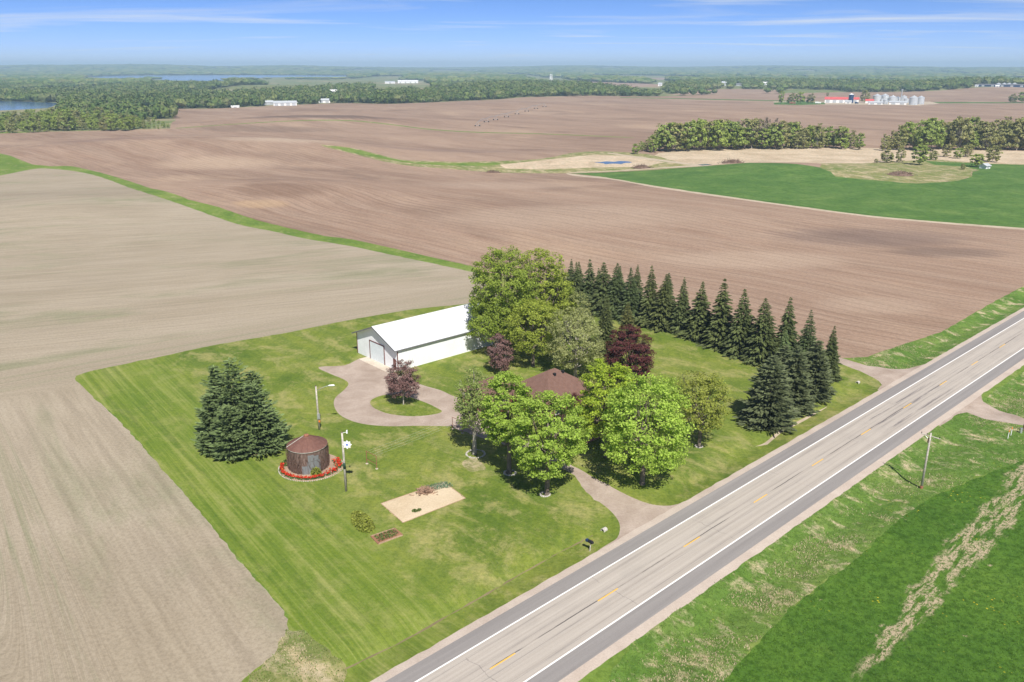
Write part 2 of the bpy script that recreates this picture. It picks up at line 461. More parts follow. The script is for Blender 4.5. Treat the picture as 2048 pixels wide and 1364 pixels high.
core = n.math('SUBTRACT', 1.0, n.step(n.math('SUBTRACT', dl, wid), 0.0, 0.8))
gap = n.math('MULTIPLY', n.step(n.noise(n.mapping(n.P, math.atan2(dd[0], dd[1]), (1.3, 0.22, 1)), 1.0, 6, 0.70), 0.44, 0.54), n.step(n.noise(None, 2.2, 5, 0.7), 0.64, 0.46))
bare = n.math('MULTIPLY', n.math('MULTIPLY', core, gap), n.step(along, -3.0, 3.0))
spot = n.step(n.noise(None, 0.28, 5, 0.66), 0.66, 0.72)
bare = n.math('MAXIMUM', bare, n.math('MULTIPLY', spot, 0.8))
c = n.mix(n.math('MULTIPLY', bare, 0.9), c, (0.47, 0.37, 0.25))
M['crop'] = n.principled(c, 0.9, b, spec=0.15)
n, c, b = grass('winter_wheat', (0.060, 0.130, 0.026), (0.078, 0.155, 0.032), (0.110, 0.185, 0.045), (0.104, 0.168, 0.038), 0.3,
                az=math.radians(-60), stripe=0.2, clump=0.16, bumpy=0.4)
M['wheat'] = n.principled(c, 0.9, b, spec=0.15)
n, c, b = grass('rough_grass', (0.130, 0.175, 0.045), (0.190, 0.205, 0.070), (0.260, 0.235, 0.110), (0.44, 0.36, 0.24), 0.85,
                clump=0.35, dry_lo=0.46, bumpy=0.7)
M['rough'] = n.principled(c, 0.9, b, spec=0.1)
n, c, b = grass('reeds', (0.40, 0.315, 0.215), (0.49, 0.395, 0.285), (0.56, 0.46, 0.34), (0.26, 0.24, 0.11), 0.5,
                clump=0.3, dry_lo=0.60, bumpy=0.8)
M['reeds'] = n.principled(c, 0.95, b, spec=0.1)
n, c, b = grass('forest_floor', (0.105, 0.145, 0.050), (0.155, 0.185, 0.070), (0.220, 0.210, 0.110), (0.360, 0.275, 0.195), 0.8,
                clump=0.02, dry_lo=0.50, bumpy=0.2, dry_k=0.05, grain=0.3)
M['land'] = n.principled(c, 0.95, b, spec=0.1)

# --- gravel, asphalt
def gravel(name, lo, hi, scale=3.0):
    n = Nodes(name)
    a = n.noise(None, 0.25, 4, 0.6, 0.5); f = n.noise(None, scale, 6, 0.75)
    col = n.ramp(a, [(0.3, lo), (0.7, hi)])
    col = n.mix(n.math('MULTIPLY', n.step(f, 0.38, 0.68), 0.5), col, n.mix(1.0, col, (0.70, 0.67, 0.66), 'MULTIPLY'))
    return n.principled(col, 0.95, n.bump(f, 0.4, 0.05), spec=0.15)
M['gravel'] = gravel('drive_gravel', (0.310, 0.242, 0.192), (0.450, 0.370, 0.308))
M['edge_gravel'] = gravel('edge_gravel', (0.43, 0.355, 0.295), (0.52, 0.445, 0.375), 5.0)
M['sand'] = gravel('garden_sand', (0.52, 0.41, 0.27), (0.62, 0.51, 0.36), 4.0)
M['track'] = gravel('track_soil', (0.40, 0.33, 0.24), (0.50, 0.42, 0.31), 1.0)
M['ditch'] = gravel('ditch_mud', (0.15, 0.125, 0.065), (0.24, 0.195, 0.105), 2.0)
M['needles'] = gravel('pine_needle_litter', (0.27, 0.17, 0.09), (0.36, 0.24, 0.13), 3.0)
M['mulch'] = gravel('bed_mulch', (0.30, 0.20, 0.14), (0.46, 0.34, 0.25), 5.0)
M['redsoil'] = gravel('bed_soil', (0.26, 0.13, 0.075), (0.35, 0.19, 0.12), 4.0)

n = Nodes('lane_asphalt')
rn = n.line(RA, RN); rs = n.line(RA, RD)
st = n.noise(n.mapping(n.P, ROAD_AZ, (2.6, 0.02, 0.1)), 1.0, 4, 0.6, 0.05)
fn = n.noise(None, 7.0, 6, 0.75)
blotch = n.noise(None, 0.18, 4, 0.6)
col = n.ramp(st, [(0.32, (0.350, 0.308, 0.265)), (0.52, (0.415, 0.370, 0.320)), (0.70, (0.450, 0.405, 0.352))])
col = n.mix(n.math('MULTIPLY', n.step(blotch, 0.48, 0.7), 0.25), col, (0.30, 0.27, 0.24))
wheel = n.math('ABSOLUTE', n.math('SUBTRACT', n.math('ABSOLUTE', rn), 1.75))
wheel = n.math('ABSOLUTE', n.math('SUBTRACT', wheel, 0.9))
wear = n.math('MULTIPLY', n.step(wheel, 0.30, 0.0), n.step(n.noise(n.mapping(n.P, ROAD_AZ, (7, 0.09, 0.1)), 1.0, 5, 0.7), 0.42, 0.62))
col = n.mix(n.math('MULTIPLY', wear, 0.55), col, (0.17, 0.155, 0.145))
wig = n.math('MULTIPLY', n.math('SUBTRACT', n.noise(n.mapping(n.P, ROAD_AZ, (0.3, 0.35, 0.1)), 1.0, 3, 0.6), 0.5), 0.22)
seam = n.math('ABSOLUTE', n.math('ADD', n.math('ADD', rn, wig), 0.10))
brk = n.step(n.noise(n.mapping(n.P, ROAD_AZ, (0.1, 0.12, 0.1), (4, 7, 0)), 1.0, 4, 0.6), 0.40, 0.56)
seam_m = n.math('MULTIPLY', n.step(seam, 0.10, 0.02), n.math('ADD', n.math('MULTIPLY', brk, 0.75), 0.2))
col = n.mix(seam_m, col, (0.075, 0.068, 0.066))
skid_s = n.math('MULTIPLY', n.step(rs, 78.0, 84.0), n.step(rs, 112.0, 102.0))
skid_w = n.math('ABSOLUTE', n.math('SUBTRACT', n.math('ABSOLUTE', n.math('SUBTRACT', rn, 0.25)), 0.0))
skid = n.math('MINIMUM', n.math('ABSOLUTE', n.math('SUBTRACT', rn, 0.0)), n.math('MINIMUM', n.math('ABSOLUTE', n.math('SUBTRACT', rn, 2.0)), n.math('ABSOLUTE', n.math('ADD', rn, 1.7))))
skid = n.math('MULTIPLY', n.math('MULTIPLY', n.step(skid, 0.42, 0.05), skid_s), n.step(n.noise(n.mapping(n.P, ROAD_AZ, (3.5, 0.14, 0.1)), 1.0, 5, 0.7), 0.40, 0.62))
col = n.mix(n.math('MULTIPLY', skid, 0.8), col, (0.10, 0.088, 0.095))
cr = n.math('PINGPONG', n.math('ADD', rs, n.math('MULTIPLY', n.noise(None, 0.6, 3, 0.6), 1.2)), 9.3)
crack = n.math('MULTIPLY', n.step(cr, 0.05, 0.015), n.step(n.noise(None, 0.35, 2, 0.5), 0.45, 0.52))
col = n.mix(n.math('MULTIPLY', crack, 0.55), col, (0.15, 0.135, 0.13))
col = n.mix(n.math('MULTIPLY', n.step(fn, 0.4, 0.66), 0.22), col, n.mix(1.0, col, (0.7, 0.7, 0.7), 'MULTIPLY'))
M['lane'] = n.principled(col, 0.85, n.bump(fn, 0.15, 0.02), spec=0.25)
n = Nodes('shoulder_asphalt')
st = n.noise(n.mapping(n.P, ROAD_AZ, (1.4, 0.03, 0.1)), 1.0, 4, 0.6, 0.05); fn = n.noise(None, 7.0, 6, 0.75)
col = n.ramp(st, [(0.32, (0.216, 0.200, 0.190)), (0.6, (0.264, 0.245, 0.231)), (0.75, (0.299, 0.278, 0.260))])
col = n.mix(n.math('MULTIPLY', n.step(fn, 0.4, 0.66), 0.2), col, n.mix(1.0, col, (0.616, 0.609, 0.588), 'MULTIPLY'))
M['shoulder'] = n.principled(col, 0.85, n.bump(fn, 0.15, 0.02), spec=0.25)
def paint(name, c, under):
    n = Nodes(name)
    w = n.noise(None, 6.0, 6, 0.75)
    return n.principled(n.mix(n.math('MULTIPLY', n.step(w, 0.55, 0.72), 0.65), c, under), 0.6, spec=0.35)
M['white_paint'] = paint('white_road_paint', (0.83, 0.82, 0.79), (0.40, 0.36, 0.32))
M['yellow_paint'] = paint('yellow_road_paint', (0.74, 0.44, 0.085), (0.40, 0.33, 0.24))
n = Nodes('water')
w = n.noise(n.mapping(n.P, 1.4, (0.05, 0.2, 0.1)), 1.0, 4, 0.6)
M['water'] = n.principled((0.060, 0.125, 0.235), 0.14, n.bump(w, 0.25, 0.6), spec=0.5)

# --- things
def ribbed(name, c, sx, sy, rough=0.45, metallic=0.0, depth=0.04, var=0.06):
    """sheet metal: fine ribs as relief only"""
    n = Nodes(name)
    tc = n.new('ShaderNodeTexCoord')
    wv = n.new('ShaderNodeTexWave'); wv.wave_type = 'BANDS'; wv.bands_direction = 'X'
    mp = n.new('ShaderNodeMapping'); mp.inputs['Scale'].default_value = (sx, sy, 0)
    n.t.links.new(tc.outputs['Object'], mp.inputs['Vector'])
    n.t.links.new(mp.outputs[0], wv.inputs['Vector']); wv.inputs['Scale'].default_value = 1.0
    f = n.noise(tc.outputs['Object'], 0.5, 5, 0.6)
    lo = tuple(x * (1 - 2 * var) for x in c)
    return n.principled(n.ramp(f, [(0.3, lo), (0.7, c)]), rough, n.bump(wv.outputs['Fac'], 0.12, depth), metallic, 0.4)
M['barn_wall'] = ribbed('white_steel_siding', (0.87, 0.885, 0.90), 7.0, 7.0)
M['barn_roof'] = ribbed('white_steel_roof', (0.66, 0.67, 0.68), 7.0, 0.0, 0.5)
M['trim_brown'] = plain('brown_trim', (0.16, 0.055, 0.045), 0.5)
M['trim_grey'] = plain('grey_trim', (0.16, 0.16, 0.17), 0.5)
M['white'] = plain('white_paint', (0.80, 0.80, 0.79), 0.5, 0.05)
M['door_white'] = plain('white_door_panel', (0.70, 0.76, 0.78), 0.45, 0.05)
M['concrete'] = gravel('concrete', (0.50, 0.43, 0.34), (0.60, 0.53, 0.44), 3.0)
M['wood_pole'] = plain('weathered_pole', (0.47, 0.43, 0.37), 0.85, 0.2, 4.0)
M['dark_wood'] = plain('dark_post', (0.12, 0.085, 0.06), 0.9, 0.2, 4.0)
M['grey_metal'] = plain('galvanised_metal', (0.52, 0.54, 0.55), 0.4, 0.1, 3.0, 0.6)
M['bin_steel'] = ribbed('bin_steel', (0.62, 0.65, 0.67), 0.0, 0.0, 0.35, 0.35)
M['rust'] = plain('rusty_steel', (0.30, 0.13, 0.075), 0.85, 0.25, 5.0)
M['black'] = plain('black_plastic', (0.018, 0.019, 0.024), 0.4, 0.1)
M['navy'] = plain('navy_enamel', (0.020, 0.045, 0.11), 0.35, 0.1)
M['red_roof'] = plain('red_steel_roof', (0.56, 0.105, 0.10), 0.5, 0.08, 0.2)
M['grey_roof'] = plain('grey_steel_roof', (0.44, 0.46, 0.48), 0.5, 0.08, 0.2)
M['dark_glass'] = plain('window_glass', (0.03, 0.04, 0.05), 0.1, 0.1, spec=0.5)
M['green_tape'] = plain('dark_green_wrap', (0.02, 0.055, 0.035), 0.6)
M['orange'] = plain('orange_plastic', (0.75, 0.22, 0.03), 0.5, 0.05)
M['blue'] = plain('blue_paint', (0.12, 0.18, 0.55), 0.5, 0.05)
M['timber_edge'] = plain('timber_edging', (0.40, 0.27, 0.18), 0.9, 0.15, 4.0)
M['stone'] = plain('edging_stone', (0.46, 0.43, 0.38), 0.9, 0.2, 6.0)
n = Nodes('roof_shingles')
tc = n.new('ShaderNodeTexCoord')
br = n.new('ShaderNodeTexBrick'); n.t.links.new(tc.outputs['UV'], br.inputs['Vector'])
f = n.noise(None, 1.6, 5, 0.7); f2 = n.noise(None, 9.0, 4, 0.7)
zz = n.new('ShaderNodeSeparateXYZ'); n.t.links.new(n.P, zz.inputs[0])
course = n.math('FRACT', n.math('MULTIPLY', zz.outputs['Z'], 8.5))
c = n.ramp(f, [(0.3, (0.140, 0.080, 0.062)), (0.7, (0.200, 0.118, 0.092))])
c = n.mix(n.math('MULTIPLY', n.step(course, 0.25, 0.0), 0.4), c, (0.075, 0.040, 0.032))
c = n.mix(n.math('MULTIPLY', n.step(f2, 0.45, 0.65), 0.35), c, (0.11, 0.058, 0.044))
n.t.nodes.remove(br)
M['shingle'] = n.principled(c, 0.9, n.bump(course, 0.4, 0.03), spec=0.2)
n = Nodes('red_brick')
tc = n.new('ShaderNodeTexCoord')
br = n.new('ShaderNodeTexBrick'); mp = n.new('ShaderNodeMapping'); mp.inputs['Rotation'].default_value = (math.pi / 2, 0, 0)
n.t.links.new(tc.outputs['Object'], mp.inputs[0]); n.t.links.new(mp.outputs[0], br.inputs['Vector'])
br.inputs['Scale'].default_value = 4.0; br.inputs['Color1'].default_value = (0.30, 0.085, 0.060, 1); br.inputs['Color2'].default_value = (0.22, 0.060, 0.045, 1)
br.inputs['Mortar'].default_value = (0.45, 0.40, 0.36, 1); br.inputs['Mortar Size'].default_value = 0.02
M['brick'] = n.principled(br.outputs['Color'], 0.9, spec=0.2)
n = Nodes('rusty_crib_roof')
f = n.noise(None, 2.0, 6, 0.7); f2 = n.noise(None, 0.6, 3, 0.5)
c = n.ramp(f, [(0.3, (0.125, 0.058, 0.045)), (0.55, (0.172, 0.085, 0.064)), (0.75, (0.225, 0.122, 0.092))])
c = n.mix(n.math('MULTIPLY', n.step(f2, 0.5, 0.7), 0.35), c, (0.235, 0.135, 0.105))
M['crib_roof'] = n.principled(c, 0.7, n.bump(f, 0.2, 0.02), metallic=0.1)
n = Nodes('crib_wall')
f = n.noise(n.mapping(n.P, 0, (6, 6, 1.2)), 1.0, 5, 0.7)
M['crib_wall'] = n.principled(n.ramp(f, [(0.32, (0.085, 0.055, 0.043)), (0.55, (0.165, 0.110, 0.088)), (0.75, (0.26, 0.20, 0.175))]), 0.85, n.bump(f, 0.5, 0.05))
n = Nodes('grey_boards')
f = n.noise(n.mapping(n.P, 0, (9, 9, 0.5)), 1.0, 5, 0.7)
M['grey_boards'] = n.principled(n.ramp(f, [(0.3, (0.12, 0.125, 0.125)), (0.7, (0.215, 0.225, 0.225))]), 0.8)
M['vine'] = plain('bare_vine', (0.120, 0.072, 0.052), 0.9, 0.3, 8.0)
M['brush'] = plain('cut_brush', (0.34, 0.22, 0.15), 0.95, 0.35, 8.0)
M['twig'] = plain('dark_twigs', (0.175, 0.115, 0.085), 0.95, 0.3, 3.0)

def bark(name, lo, hi, sc=3.0):
    n = Nodes(name); f = n.noise(n.mapping(n.P, 0, (sc, sc, sc * 0.3)), 1.0, 5, 0.7)
    return n.principled(n.ramp(f, [(0.35, lo), (0.65, hi)]), 0.95, n.bump(f, 0.5, 0.05), spec=0.1)
M['bark'] = bark('grey_bark', (0.10, 0.080, 0.062), (0.25, 0.205, 0.165))
M['bark_pale'] = bark('pale_bark', (0.22, 0.19, 0.16), (0.46, 0.42, 0.36))
M['bark_dark'] = bark('dark_bark', (0.055, 0.040, 0.032), (0.13, 0.10, 0.08))

def leaves(name, stops, trans=0.46, objvar=0.0, rough=0.6, alt=None):
    """leaf colours picked leaf by leaf; thin leaves pass some light"""
    n = Nodes(name)
    f = n.geo.outputs['Random Per Island']
    col = n.ramp(f, stops)
    cl = n.noise(None, 0.35, 3, 0.6)
    col = n.mix(n.math('MULTIPLY', n.step(cl, 0.40, 0.68), 0.25), col, n.mix(1.0, col, (0.74, 0.82, 0.70), 'MULTIPLY'))
    if objvar:
        oi = n.new('ShaderNodeObjectInfo')
        col = n.mix(n.math('MULTIPLY', oi.outputs['Random'], objvar), col, n.mix(1.0, col, alt if alt else (1.5, 1.15, 0.85), 'MULTIPLY'))
    b = n.new('ShaderNodeBsdfPrincipled')
    n.set(b.inputs['Base Color'], col); b.inputs['Roughness'].default_value = rough; b.inputs['Specular IOR Level'].default_value = 0.25
    t = n.new('ShaderNodeBsdfTranslucent')
    n.set(t.inputs['Color'], n.mix(1.0, col, (1.15, 1.25, 0.75), 'MULTIPLY'))
    mx = n.new('ShaderNodeMixShader'); mx.inputs[0].default_value = trans
    n.t.links.new(b.outputs[0], mx.inputs[1]); n.t.links.new(t.outputs[0], mx.inputs[2])
    n.t.links.new(mx.outputs[0], n.out.inputs['Surface'])
    return n.m
def pal(c, k0=0.62, k1=1.0, k2=1.35):
    return [(0.0, tuple(x * k0 for x in c)), (0.5, tuple(x * k1 for x in c)), (1.0, tuple(min(1, x * k2) for x in c))]
M['maple'] = leaves('maple_leaves', pal((0.340, 0.455, 0.075)))
M['maple_yellow'] = leaves('yellow_green_leaves', pal((0.370, 0.460, 0.050)))
M['maple_light'] = leaves('light_green_leaves', pal((0.375, 0.500, 0.085)))
M['oak'] = leaves('spring_oak_leaves', pal((0.275, 0.345, 0.055)))
M['oak2'] = leaves('spring_oak_leaves_yellow', pal((0.330, 0.380, 0.062)))
M['olive'] = leaves('olive_leaves', pal((0.314, 0.341, 0.066)))
M['pale'] = leaves('pale_olive_leaves', pal((0.352, 0.369, 0.154)))
M['birch'] = leaves('birch_leaves', pal((0.270, 0.333, 0.098)))
M['purple'] = leaves('burgundy_leaves', pal((0.105, 0.032, 0.030)), 0.22)
M['plum'] = leaves('plum_leaves', pal((0.215, 0.122, 0.112)), 0.22)
M['spruce'] = leaves('spruce_needles', pal((0.100, 0.135, 0.052)), 0.12, 0.5)
M['spruce_olive'] = leaves('olive_spruce_needles', pal((0.150, 0.155, 0.050)), 0.10)
M['pine'] = leaves('pine_needles', pal((0.175, 0.235, 0.092)), 0.12)
M['pine_grey'] = leaves('grey_pine_needles', pal((0.140, 0.165, 0.078)), 0.12)
M['wood_leaf'] = leaves('woodland_leaves', pal((0.260, 0.325, 0.085)), 0.25, 0.8, alt=(1.18, 1.15, 0.90))
M['wood_olive'] = leaves('woodland_olive_leaves', pal((0.317, 0.300, 0.121)), 0.25, 0.8, alt=(0.85, 0.95, 0.85))
M['wood_bare'] = leaves('budding_twigs', pal((0.267, 0.215, 0.163)), 0.15, 0.5, alt=(0.9, 0.9, 1.0))
M['tulip_leaf'] = leaves('tulip_leaf', pal((0.09, 0.17, 0.05)), 0.2)
M['tulip'] = leaves('red_tulip', [(0.0, (0.45, 0.018, 0.012)), (0.6, (0.62, 0.04, 0.015)), (1.0, (0.72, 0.14, 0.03))], 0.2)
M['bush'] = leaves('bush_leaves', pal((0.125, 0.170, 0.045)), 0.25)
M['onion'] = leaves('onion_leaves', pal((0.14, 0.22, 0.14)), 0.2)

# far woodland: crowns as small closed hulls
n = Nodes('far_woodland')
f = n.geo.outputs['Random Per Island']
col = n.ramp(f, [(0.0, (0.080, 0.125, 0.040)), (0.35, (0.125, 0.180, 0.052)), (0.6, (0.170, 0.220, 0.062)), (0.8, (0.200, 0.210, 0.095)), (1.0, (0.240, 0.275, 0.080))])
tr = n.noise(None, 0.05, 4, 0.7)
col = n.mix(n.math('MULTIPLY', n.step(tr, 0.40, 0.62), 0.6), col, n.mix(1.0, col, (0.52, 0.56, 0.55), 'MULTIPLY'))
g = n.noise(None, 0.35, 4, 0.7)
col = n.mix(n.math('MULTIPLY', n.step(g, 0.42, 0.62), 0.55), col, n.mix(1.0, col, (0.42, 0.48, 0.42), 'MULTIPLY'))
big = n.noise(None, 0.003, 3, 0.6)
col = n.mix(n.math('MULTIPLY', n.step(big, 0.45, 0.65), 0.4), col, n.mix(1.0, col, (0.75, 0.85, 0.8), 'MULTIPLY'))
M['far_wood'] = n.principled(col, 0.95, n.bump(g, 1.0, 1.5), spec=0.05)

# ------------------------------------------------------------------ the ground: regions traced from the photograph, laid on the terrain
def rough_poly(P, rough, step_k=1.0, closed=True):
    """subdivide a plan polygon and make its edge uneven; rough in metres at 100 m"""
    P = [np.asarray(p[:2], float) for p in P]
    out = []
    N = len(P)
    for i in range(N if closed else N - 1):
        a, b = P[i], P[(i + 1) % N]
        L = np.linalg.norm(b - a)
        r = max(45.0, min(np.hypot(*((a + b) / 2)), 20000))
        st = max(0.9, r * 0.010) * step_k
        k = int(min(max(1, round(L / st)), 160)) if r < 2500 else 1
        d = (b - a) / (L + 1e-9); nn = np.array([-d[1], d[0]])
        for j in range(k):
            p = a + (b - a) * (j / k)
            if rough and j > 0: p = p + nn * rng.normal(0, rough)
            out.append(p)
    return out
def px_poly(pts): return [ground(x, y) for x, y in pts]
def smooth_px(pts, k=3, closed=False):
    """Catmull-Rom through pixel points"""
    P = np.asarray(pts, float); out = []; N = len(P)
    rngi = range(N if closed else N - 1)
    for i in rngi:
        if closed: p0, p1, p2, p3 = P[i-1], P[i], P[(i+1) % N], P[(i+2) % N]
        else: p0, p1, p2, p3 = P[max(i-1,0)], P[i], P[i+1], P[min(i+2,N-1)]
        for t in np.arange(k) / k:
            out.append(0.5*((2*p1)+(-p0+p2)*t+(2*p0-5*p1+4*p2-p3)*t*t+(-p0+3*p1-3*p2+p3)*t**3))
    if not closed: out.append(P[-1])
    return [tuple(p) for p in out]

strip_top = [(-500,262),(-150,283),(0,307),(34,317),(65,329),(102,332.5),(143,332.5),(191,343),(239,356),(307,378),(376,399),(437,414),(512,440),(581,457),(649,472),(700,478),(800,500),(950,534)]
strip_bot = [(-500,430),(-150,378),(0,351),(68,338),(102,337.6),(154,343),(205,355),(273,380),(342,402),(410,426),(478,449),(547,463),(615,478),(700,492),(800,513),(950,545)]
lawn_top = [(1000,596),(930,608),(830,618),(700,640),(560,668),(430,690),(300,718),(190,740),(152,752)]
lawn_left = [(150,758),(185,792),(260,862),(330,945),(400,1022),(470,1110),(540,1190),(576,1238),(562,1300),(500,1348),(430,1430),(330,1640)]
back_line = [(1679,716),(1600,690),(1500,665),(1400,640),(1280,612),(1150,585),(1050,560),(950,540)]
field_top = [(330,221),(350,217.5),(430,217),(540,212),(600,209),(702,206),(788,207.7),(907,202.5),(993,199),(1044,194.5),(1181,191.6),(1300,193),(1355,191.6),(1484,187),(1679,184.5),(1834,183),(1893,180),(1944,175.5),(2048,174),(2350,176)]
verge_edge = [(2500,425),(2300,492),(2048,572),(1998,598),(1881,665),(1793,693),(1735,714),(1700,716)]
crop_edge = [(1290,1540),(1446,1364),(1534,1265),(1629,1178),(1702,1126),(1793,1046),(1870,991),(1976,947),(2048,922),(2200,870)]

REG = []                                            # (name, material, plan polygon, roughness)
def region(name, mat, pts, rough=0.0, px=True, step_k=1.0):
    P = px_poly(pts) if px else pts
    REG.append((name, M[mat], rough_poly(P, rough, step_k)))

region('near_grassland', 'margin', [(-3500,1000),(-1500,300),(-500,262),(500,262),(1500,262),(2500,262),(3500,300),(6000,1000),(6000,1900),(-3500,1900)])
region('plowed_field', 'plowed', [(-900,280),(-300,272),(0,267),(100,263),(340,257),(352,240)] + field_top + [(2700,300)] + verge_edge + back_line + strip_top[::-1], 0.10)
region('field_margin_grass', 'margin', smooth_px(strip_top) + smooth_px(strip_bot)[::-1], 0.18)
region('stubble_field', 'stubble', smooth_px(strip_bot) + [(1000,580)] + smooth_px(lawn_top) + smooth_px(lawn_left) + [(-1500,1640),(-1500,470)], 0.12)
region('lawn', 'lawn', smooth_px(lawn_top) + smooth_px(lawn_left) + [(800,1640),(1300,1120),(1800,790),(1760,735)] + back_line, 0.14)
region('rough_grass_corner', 'rough', [(500,1348),(548,1310),(572,1258),(618,1268),(660,1300),(694,1345),(690,1400),(560,1640),(330,1640),(430,1430)], 0.2)
region('grass_verge', 'verge', verge_edge + [(1790,752),(1990,700),(2600,470)], 0.12)
region('grass_verge', 'verge', [(1000,1640),(1300,1240),(1700,960),(2300,590),(2700,470),(2900,560),(2600,700),(2200,870),(2048,922),(1976,947),(1870,991),(1793,1046),(1702,1126),(1629,1178),(1534,1265),(1446,1364),(1290,1540)], 0.15)
region('crop_field', 'crop', smooth_px(crop_edge) + [(2500,800),(3400,1100),(3000,1640),(1230,1640)], 0.15)
# pasture, marsh and water on the right
wheat_bot = [(1140,347),(1200,353),(1300,370),(1450,392),(1600,413),(1750,432),(1900,445),(2048,456),(2350,480)]
region('field_track', 'track', [(1128,345)] + [(x, y + 3.4) for x, y in wheat_bot] + wheat_bot[::-1], 0.08)
region('winter_wheat_field', 'wheat', smooth_px(wheat_bot) + [(2350,322),(2048,330),(1971,338),(1944,343),(1944,353),(1912,362),(1834,367),(1757,361),(1671,353),(1662,344),(1640,335),(1580,327),(1499,325.5),(1425,331),(1330,338),(1250,343)], 0.25)
region('rough_pasture', 'rough', [(1640,335),(1640,327),(1737,326),(1858,318),(1971,327),(2048,329),(2048,331),(1971,338),(1944,343),(1944,353),(1912,362),(1834,367),(1757,361),(1671,353),(1662,344)], 0.35)
region('mown_pasture', 'wheat', [(1850,322),(1960,327),(2048,330),(2200,331),(2048,340),(1960,340),(1930,333),(1870,330)], 0.3)
region('reed_marsh', 'reeds', [(1308,313),(1316,306.5),(1367,299),(1445,297),(1523,295),(1679,295),(1796,297),(1912,299),(2048,302),(2350,306),(2350,330),(2048,329),(1971,327),(1858,318),(1737,326),(1640,327),(1499,325),(1425,330),(1367,326)], 0.4)
region('grass_swale', 'rough', smooth_px([(640,289),(700,295),(760,309),(800,319),(860,322),(950,323.5),(1080,318),(1150,305),(1215,303),(1300,309),(1360,325),(1420,331)]) + smooth_px([(1250,342),(1130,346.5),(1000,345),(900,338),(800,329),(720,311),(650,294)]), 0.3)
region('dry_reeds', 'reeds', [(1000,329),(1080,321),(1150,313),(1190,309),(1280,313),(1330,325),(1290,333),(1180,335),(1090,339),(1010,337)], 0.4)
region('swale_grass', 'margin', smooth_px([(655,291.5),(705,297),(760,311),(810,322),(870,325),(950,326),(1000,326),(980,331),(900,331),(820,326),(760,316),(700,304)]), 0.3)
region('field_track', 'track', [(1215,305),(1300,316),(1345,322),(1425,331),(1330,336),(1250,341.5),(1140,345.5),(1140,344.3),(1250,340),(1330,334.3),(1385,330),(1340,325),(1290,318),(1215,307)], 0.1)
region('pond', 'water', smooth_px([(1188,325),(1202,324),(1212,322.6),(1228,323.3),(1240,322),(1256,322.8),(1264,325),(1250,326),(1242,328),(1226,327.2),(1212,328.4),(1206,326.6)], closed=True), 0.6)
region('pond', 'water', [(1395,329),(1415,328),(1425,329.5),(1405,331)])
region('field_margin_grass', 'margin', smooth_px([(352,256),(480,247),(600,240.5),(700,240.5),(780,248),(860,258),(960,264),(1080,267),(1250,274),(1250,275),(1080,268.2),(960,265.4),(860,259.5),(780,249.5),(700,242),(600,241.8),(480,248),(352,257)]), 0.1)
region('lane_verge', 'wheat', [(1240,194.5),(1355,196.5),(1500,199.5),(1660,203),(1860,204),(2048,204.5),(2350,205),(2350,206.3),(2048,206.2),(1860,206.5),(1660,204.3),(1500,201),(1355,197.8),(1240,195.5)], 0.2)
region('farmyard', 'track', [(1545,203),(1640,203),(1860,203),(1880,207),(1840,211),(1780,210),(1640,209),(1560,209)], 0.3)
region('farmyard_grass', 'wheat', [(1548,205),(1600,203),(1650,205),(1650,208.5),(1600,210),(1548,209)], 0.3)
# far fields and lakes
for poly in [[(788,186.5),(900,183),(1000,173),(990,169.5),(880,175),(800,180)], [(1080,164),(1180,163),(1310,168),(1340,172),(1250,175),(1140,173),(1090,169)],
             [(1850,157),(2048,155),(2200,158),(2048,160.5),(1900,159.5)], [(1190,157),(1320,155.5),(1400,157.5),(1300,160)], [(1330,190.5),(1420,179),(1480,177.5),(1560,180),(1560,186)]]:
    region('far_field', 'plowed_far', poly)
for poly in [[(655,188),(720,186),(790,183.5),(760,180.5),(690,182)], [(1130,155),(1210,153),(1300,155),(1260,157.5),(1150,157.8)], [(760,168),(840,166),(850,163.6),(780,164)]]:
    region('far_stubble', 'stubble', poly)
region('lake', 'water', [(-400,224),(0,221),(51,218.5),(96,216),(123,206),(60,203.5),(0,202.5),(-400,202)])
region('lake', 'water', [(167,153.5),(239,151),(342,150),(520,150.3),(700,151.5),(700,153.2),(581,153.6),(512,156),(440,162),(335,160.5),(300,157),(205,155.8)])
region('far_lake', 'water', [(1640,161.2),(1752,160.3),(1750,161.8),(1645,162.6)])
# gravel
drive_l = [(1150,951),(1172,984),(1210,1012),(1232,1034),(1240,1053),(1235,1075),(1216,1088),(1172,1115)]
drive_r = [(1375,1001),(1342,1011),(1300,1008),(1254,990),(1207,965),(1157,937)]
region('gravel_driveway', 'gravel', smooth_px(drive_l) + [(1220,1110),(1390,1020)] + smooth_px(drive_r) + smooth_px([(1120,915),(1070,880),(1010,850),(950,838),(905,852),(940,868),(1010,890),(1080,915)]), 0.10)
loop_out = [(637,734),(657,746),(688,759),(697,768),(688,780),(671,795),(668,811),(679,829),(703,841.5),(734,849),(780,852.5),(826,851.5),(880,852),(940,852),(985,845),(985,820),(930,800),(904,791),(880,780),(839,768),(777,741),(731,718),(715,719),(688,731)]
region('gravel_driveway', 'gravel', smooth_px(loop_out, closed=True), 0.10)
region('lawn_island', 'lawn', smooth_px([(740,805),(749,796),(774,789.5),(811,792),(851,805),(873,815.5),(884,823),(866,829),(826,832.5),(780,828),(750,817)], closed=True), 0.05)
region('gravel_driveway', 'gravel', [(1679,715),(1735,731.5),(1779,737.5),(1817,737),(1850,728),(1900,745),(1780,800),(1755,780),(1764,770),(1758,762),(1720,742),(1679,727),(1655,718)], 0.08)
region('gravel_driveway', 'gravel', [(1890,790),(1935,762),(1963,780),(1963,792),(1966,803),(1998,821),(2048,837),(2150,870),(2150,888),(2048,851),(1969,838),(1934,824.5),(1916,828),(1880,852),(1850,830)], 0.08)
